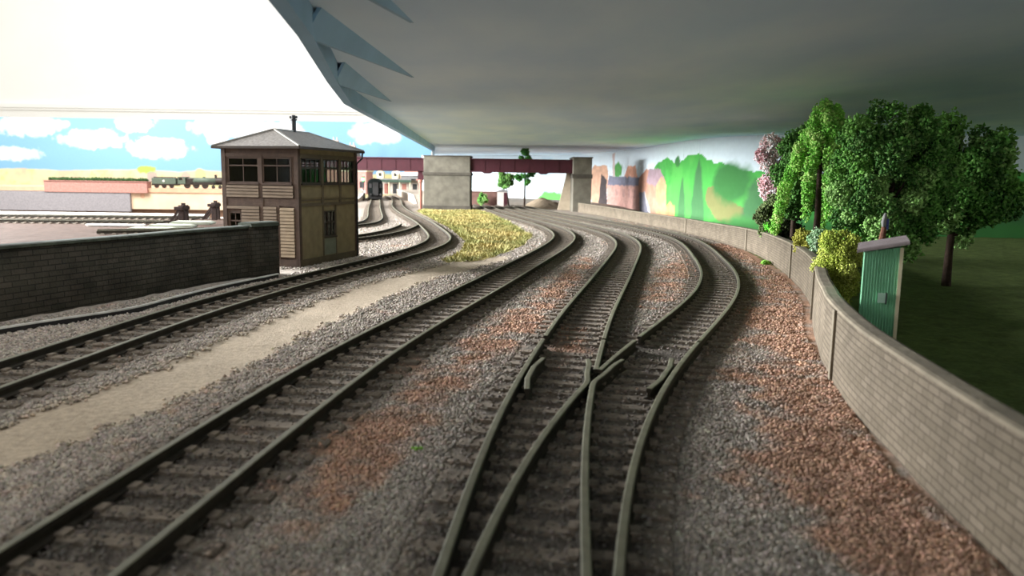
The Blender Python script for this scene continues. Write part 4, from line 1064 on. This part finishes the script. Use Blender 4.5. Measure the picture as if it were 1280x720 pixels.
# green hut
hx = empty('corrugated_hut', (7.15, 15.45, 0), math.atan2(-.42, .9), 'small green corrugated hut with a grey lean-to roof behind the pale wall', 'hut')
def corr(w, z0, zl, zr, n=26):
    b = MB(); vs = []; m_ = n * 4
    for i in range(m_ + 1):
        u = w * i / m_; yv = -.02 * (1 if (i // 2) % 2 else 0); zt = zl + (zr - zl) * u / w
        vs += [(u, yv, z0), (u, yv, zt)]
    return b.add(vs, [(2 * i, 2 * i + 2, 2 * i + 3, 2 * i + 1) for i in range(m_)])
HW = .68
corr(HW, -.02, 2.42, 2.56, 13).build('front_sheet', m_green, hx)
MB().prism([(0.005, -.02), (HW - .005, -.02), (HW - .005, 2.55), (.005, 2.41)], 'y', .01, 1.6).build('body', m_green, hx)
MB().box(HW - .015, HW + .05, -.05, .05, -.02, 2.55).build('corner_strip', m_cream, hx)
b = MB(); n = 22; w0, w1 = -.12, HW + .14
for i in range(n):
    y0_, y1_ = -.16 + 1.95 * i / n, -.16 + 1.95 * (i + .5) / n
    b.prism([(w0, 2.42), (w1, 2.63), (w1, 2.68), (w0, 2.47)], 'y', y0_, y1_)
    b.prism([(w0, 2.44), (w1, 2.65), (w1, 2.70), (w0, 2.49)], 'y', y1_, -.16 + 1.95 * (i + 1) / n)
b.build('roof', m_greenroof, hx)
v = MB().box(.33, .47, -.07, -.02, 1.42, 1.62).build('vent', mat('pale_green_metal', (160, 190, 170), .6), hx)
MB().box(.47, .5, -.08, -.02, 1.4, 1.63).build('vent_side', m_dark, v)
# stump with pale top behind the hut
sp_ = empty('tree_stump', (8.95, 18.4, 0), 0, 'slim reddish brown broken stump with a pale top behind the green hut', 'stump')
MB().tube([(0, 0, -.02), (.02, 0, 1.2), (-.03, 0, 2.3), (.02, 0, 2.78)], [.12, .1, .09, .06], 9).build('trunk', mat('reddish_bark', (100, 66, 50), .9, .3, 5, .5, 16), sp_)
MB().tube([(.02, 0, 2.74), (.0, 0, 2.9), (.02, 0, 3.06), (.03, 0, 3.12)], [.05, .06, .045, .02], 9).build('pale_top', m_slate, sp_, smooth=True)
MB().tube([(.07, -.01, 2.72), (.09, -.01, 2.98)], [.05, .035], 8).build('blue_streak', mat('dull_blue', (64, 72, 128), .8), sp_)

# ------------------------------------------------------------------ the room
b = MB().box(-260, 120, 330, 334, -70, 160); tag(b.build('wall_back', m_wallpaint), kind='structure')
b = MB().box(-19.5, -18, -30, 23, -70, 70); tag(b.build('wall_light_block', m_wallpaint), kind='structure')  # unseen wall added to keep the lamp off the foreground
b = MB().box(-264, 120, -64, -60, -70, 160); tag(b.build('wall_front', m_wallpaint), kind='structure')
b = MB().box(-264, -260, -60, 334, -70, 160); tag(b.build('wall_left', m_wallpaint), kind='structure')
b = MB().box(-260, -20, 328.6, 330, 31.0, 32.6); b.box(-260, -20, 329.2, 330, 30.0, 31.0); tag(b.build('trim_1', m_wallpaint), kind='structure')
b = MB().box(-264, 120, -60, 334, -72, -70); tag(b.build('floor', mat('room_floor', (120, 100, 84), .9)), kind='structure')

# ------------------------------------------------------------------ light
w = bpy.data.worlds.new('world'); SC.world = w; w.use_nodes = True
w.node_tree.nodes['Background'].inputs['Color'].default_value = (1, .99, .96, 1)
w.node_tree.nodes['Background'].inputs['Strength'].default_value = .8
def area(name, loc, target, size, power, col=(1, 1, 1), sy=None):
    l = bpy.data.lights.new(name, 'AREA'); l.shape = 'RECTANGLE'; l.size = size; l.size_y = sy or size; l.energy = power; l.color = col
    o = link(bpy.data.objects.new(name, l)); o.location = loc
    o.rotation_euler = (Vector(target) - Vector(loc)).to_track_quat('-Z', 'Y').to_euler()
    return o
area('room_lamp', (-88, 64, 23), (0, 62, 3), 60, 560000, (.94, .975, 1), 38)
area('room_lamp', (-120, 160, 70), (-95, 262, 6), 50, 150000, (1, .98, .94))

SC.view_settings.view_transform = 'Standard'; SC.view_settings.look = 'None'
SC.view_settings.exposure = .5; SC.view_settings.gamma = 1
try: SC.view_settings.use_curve_mapping = False
except Exception: pass
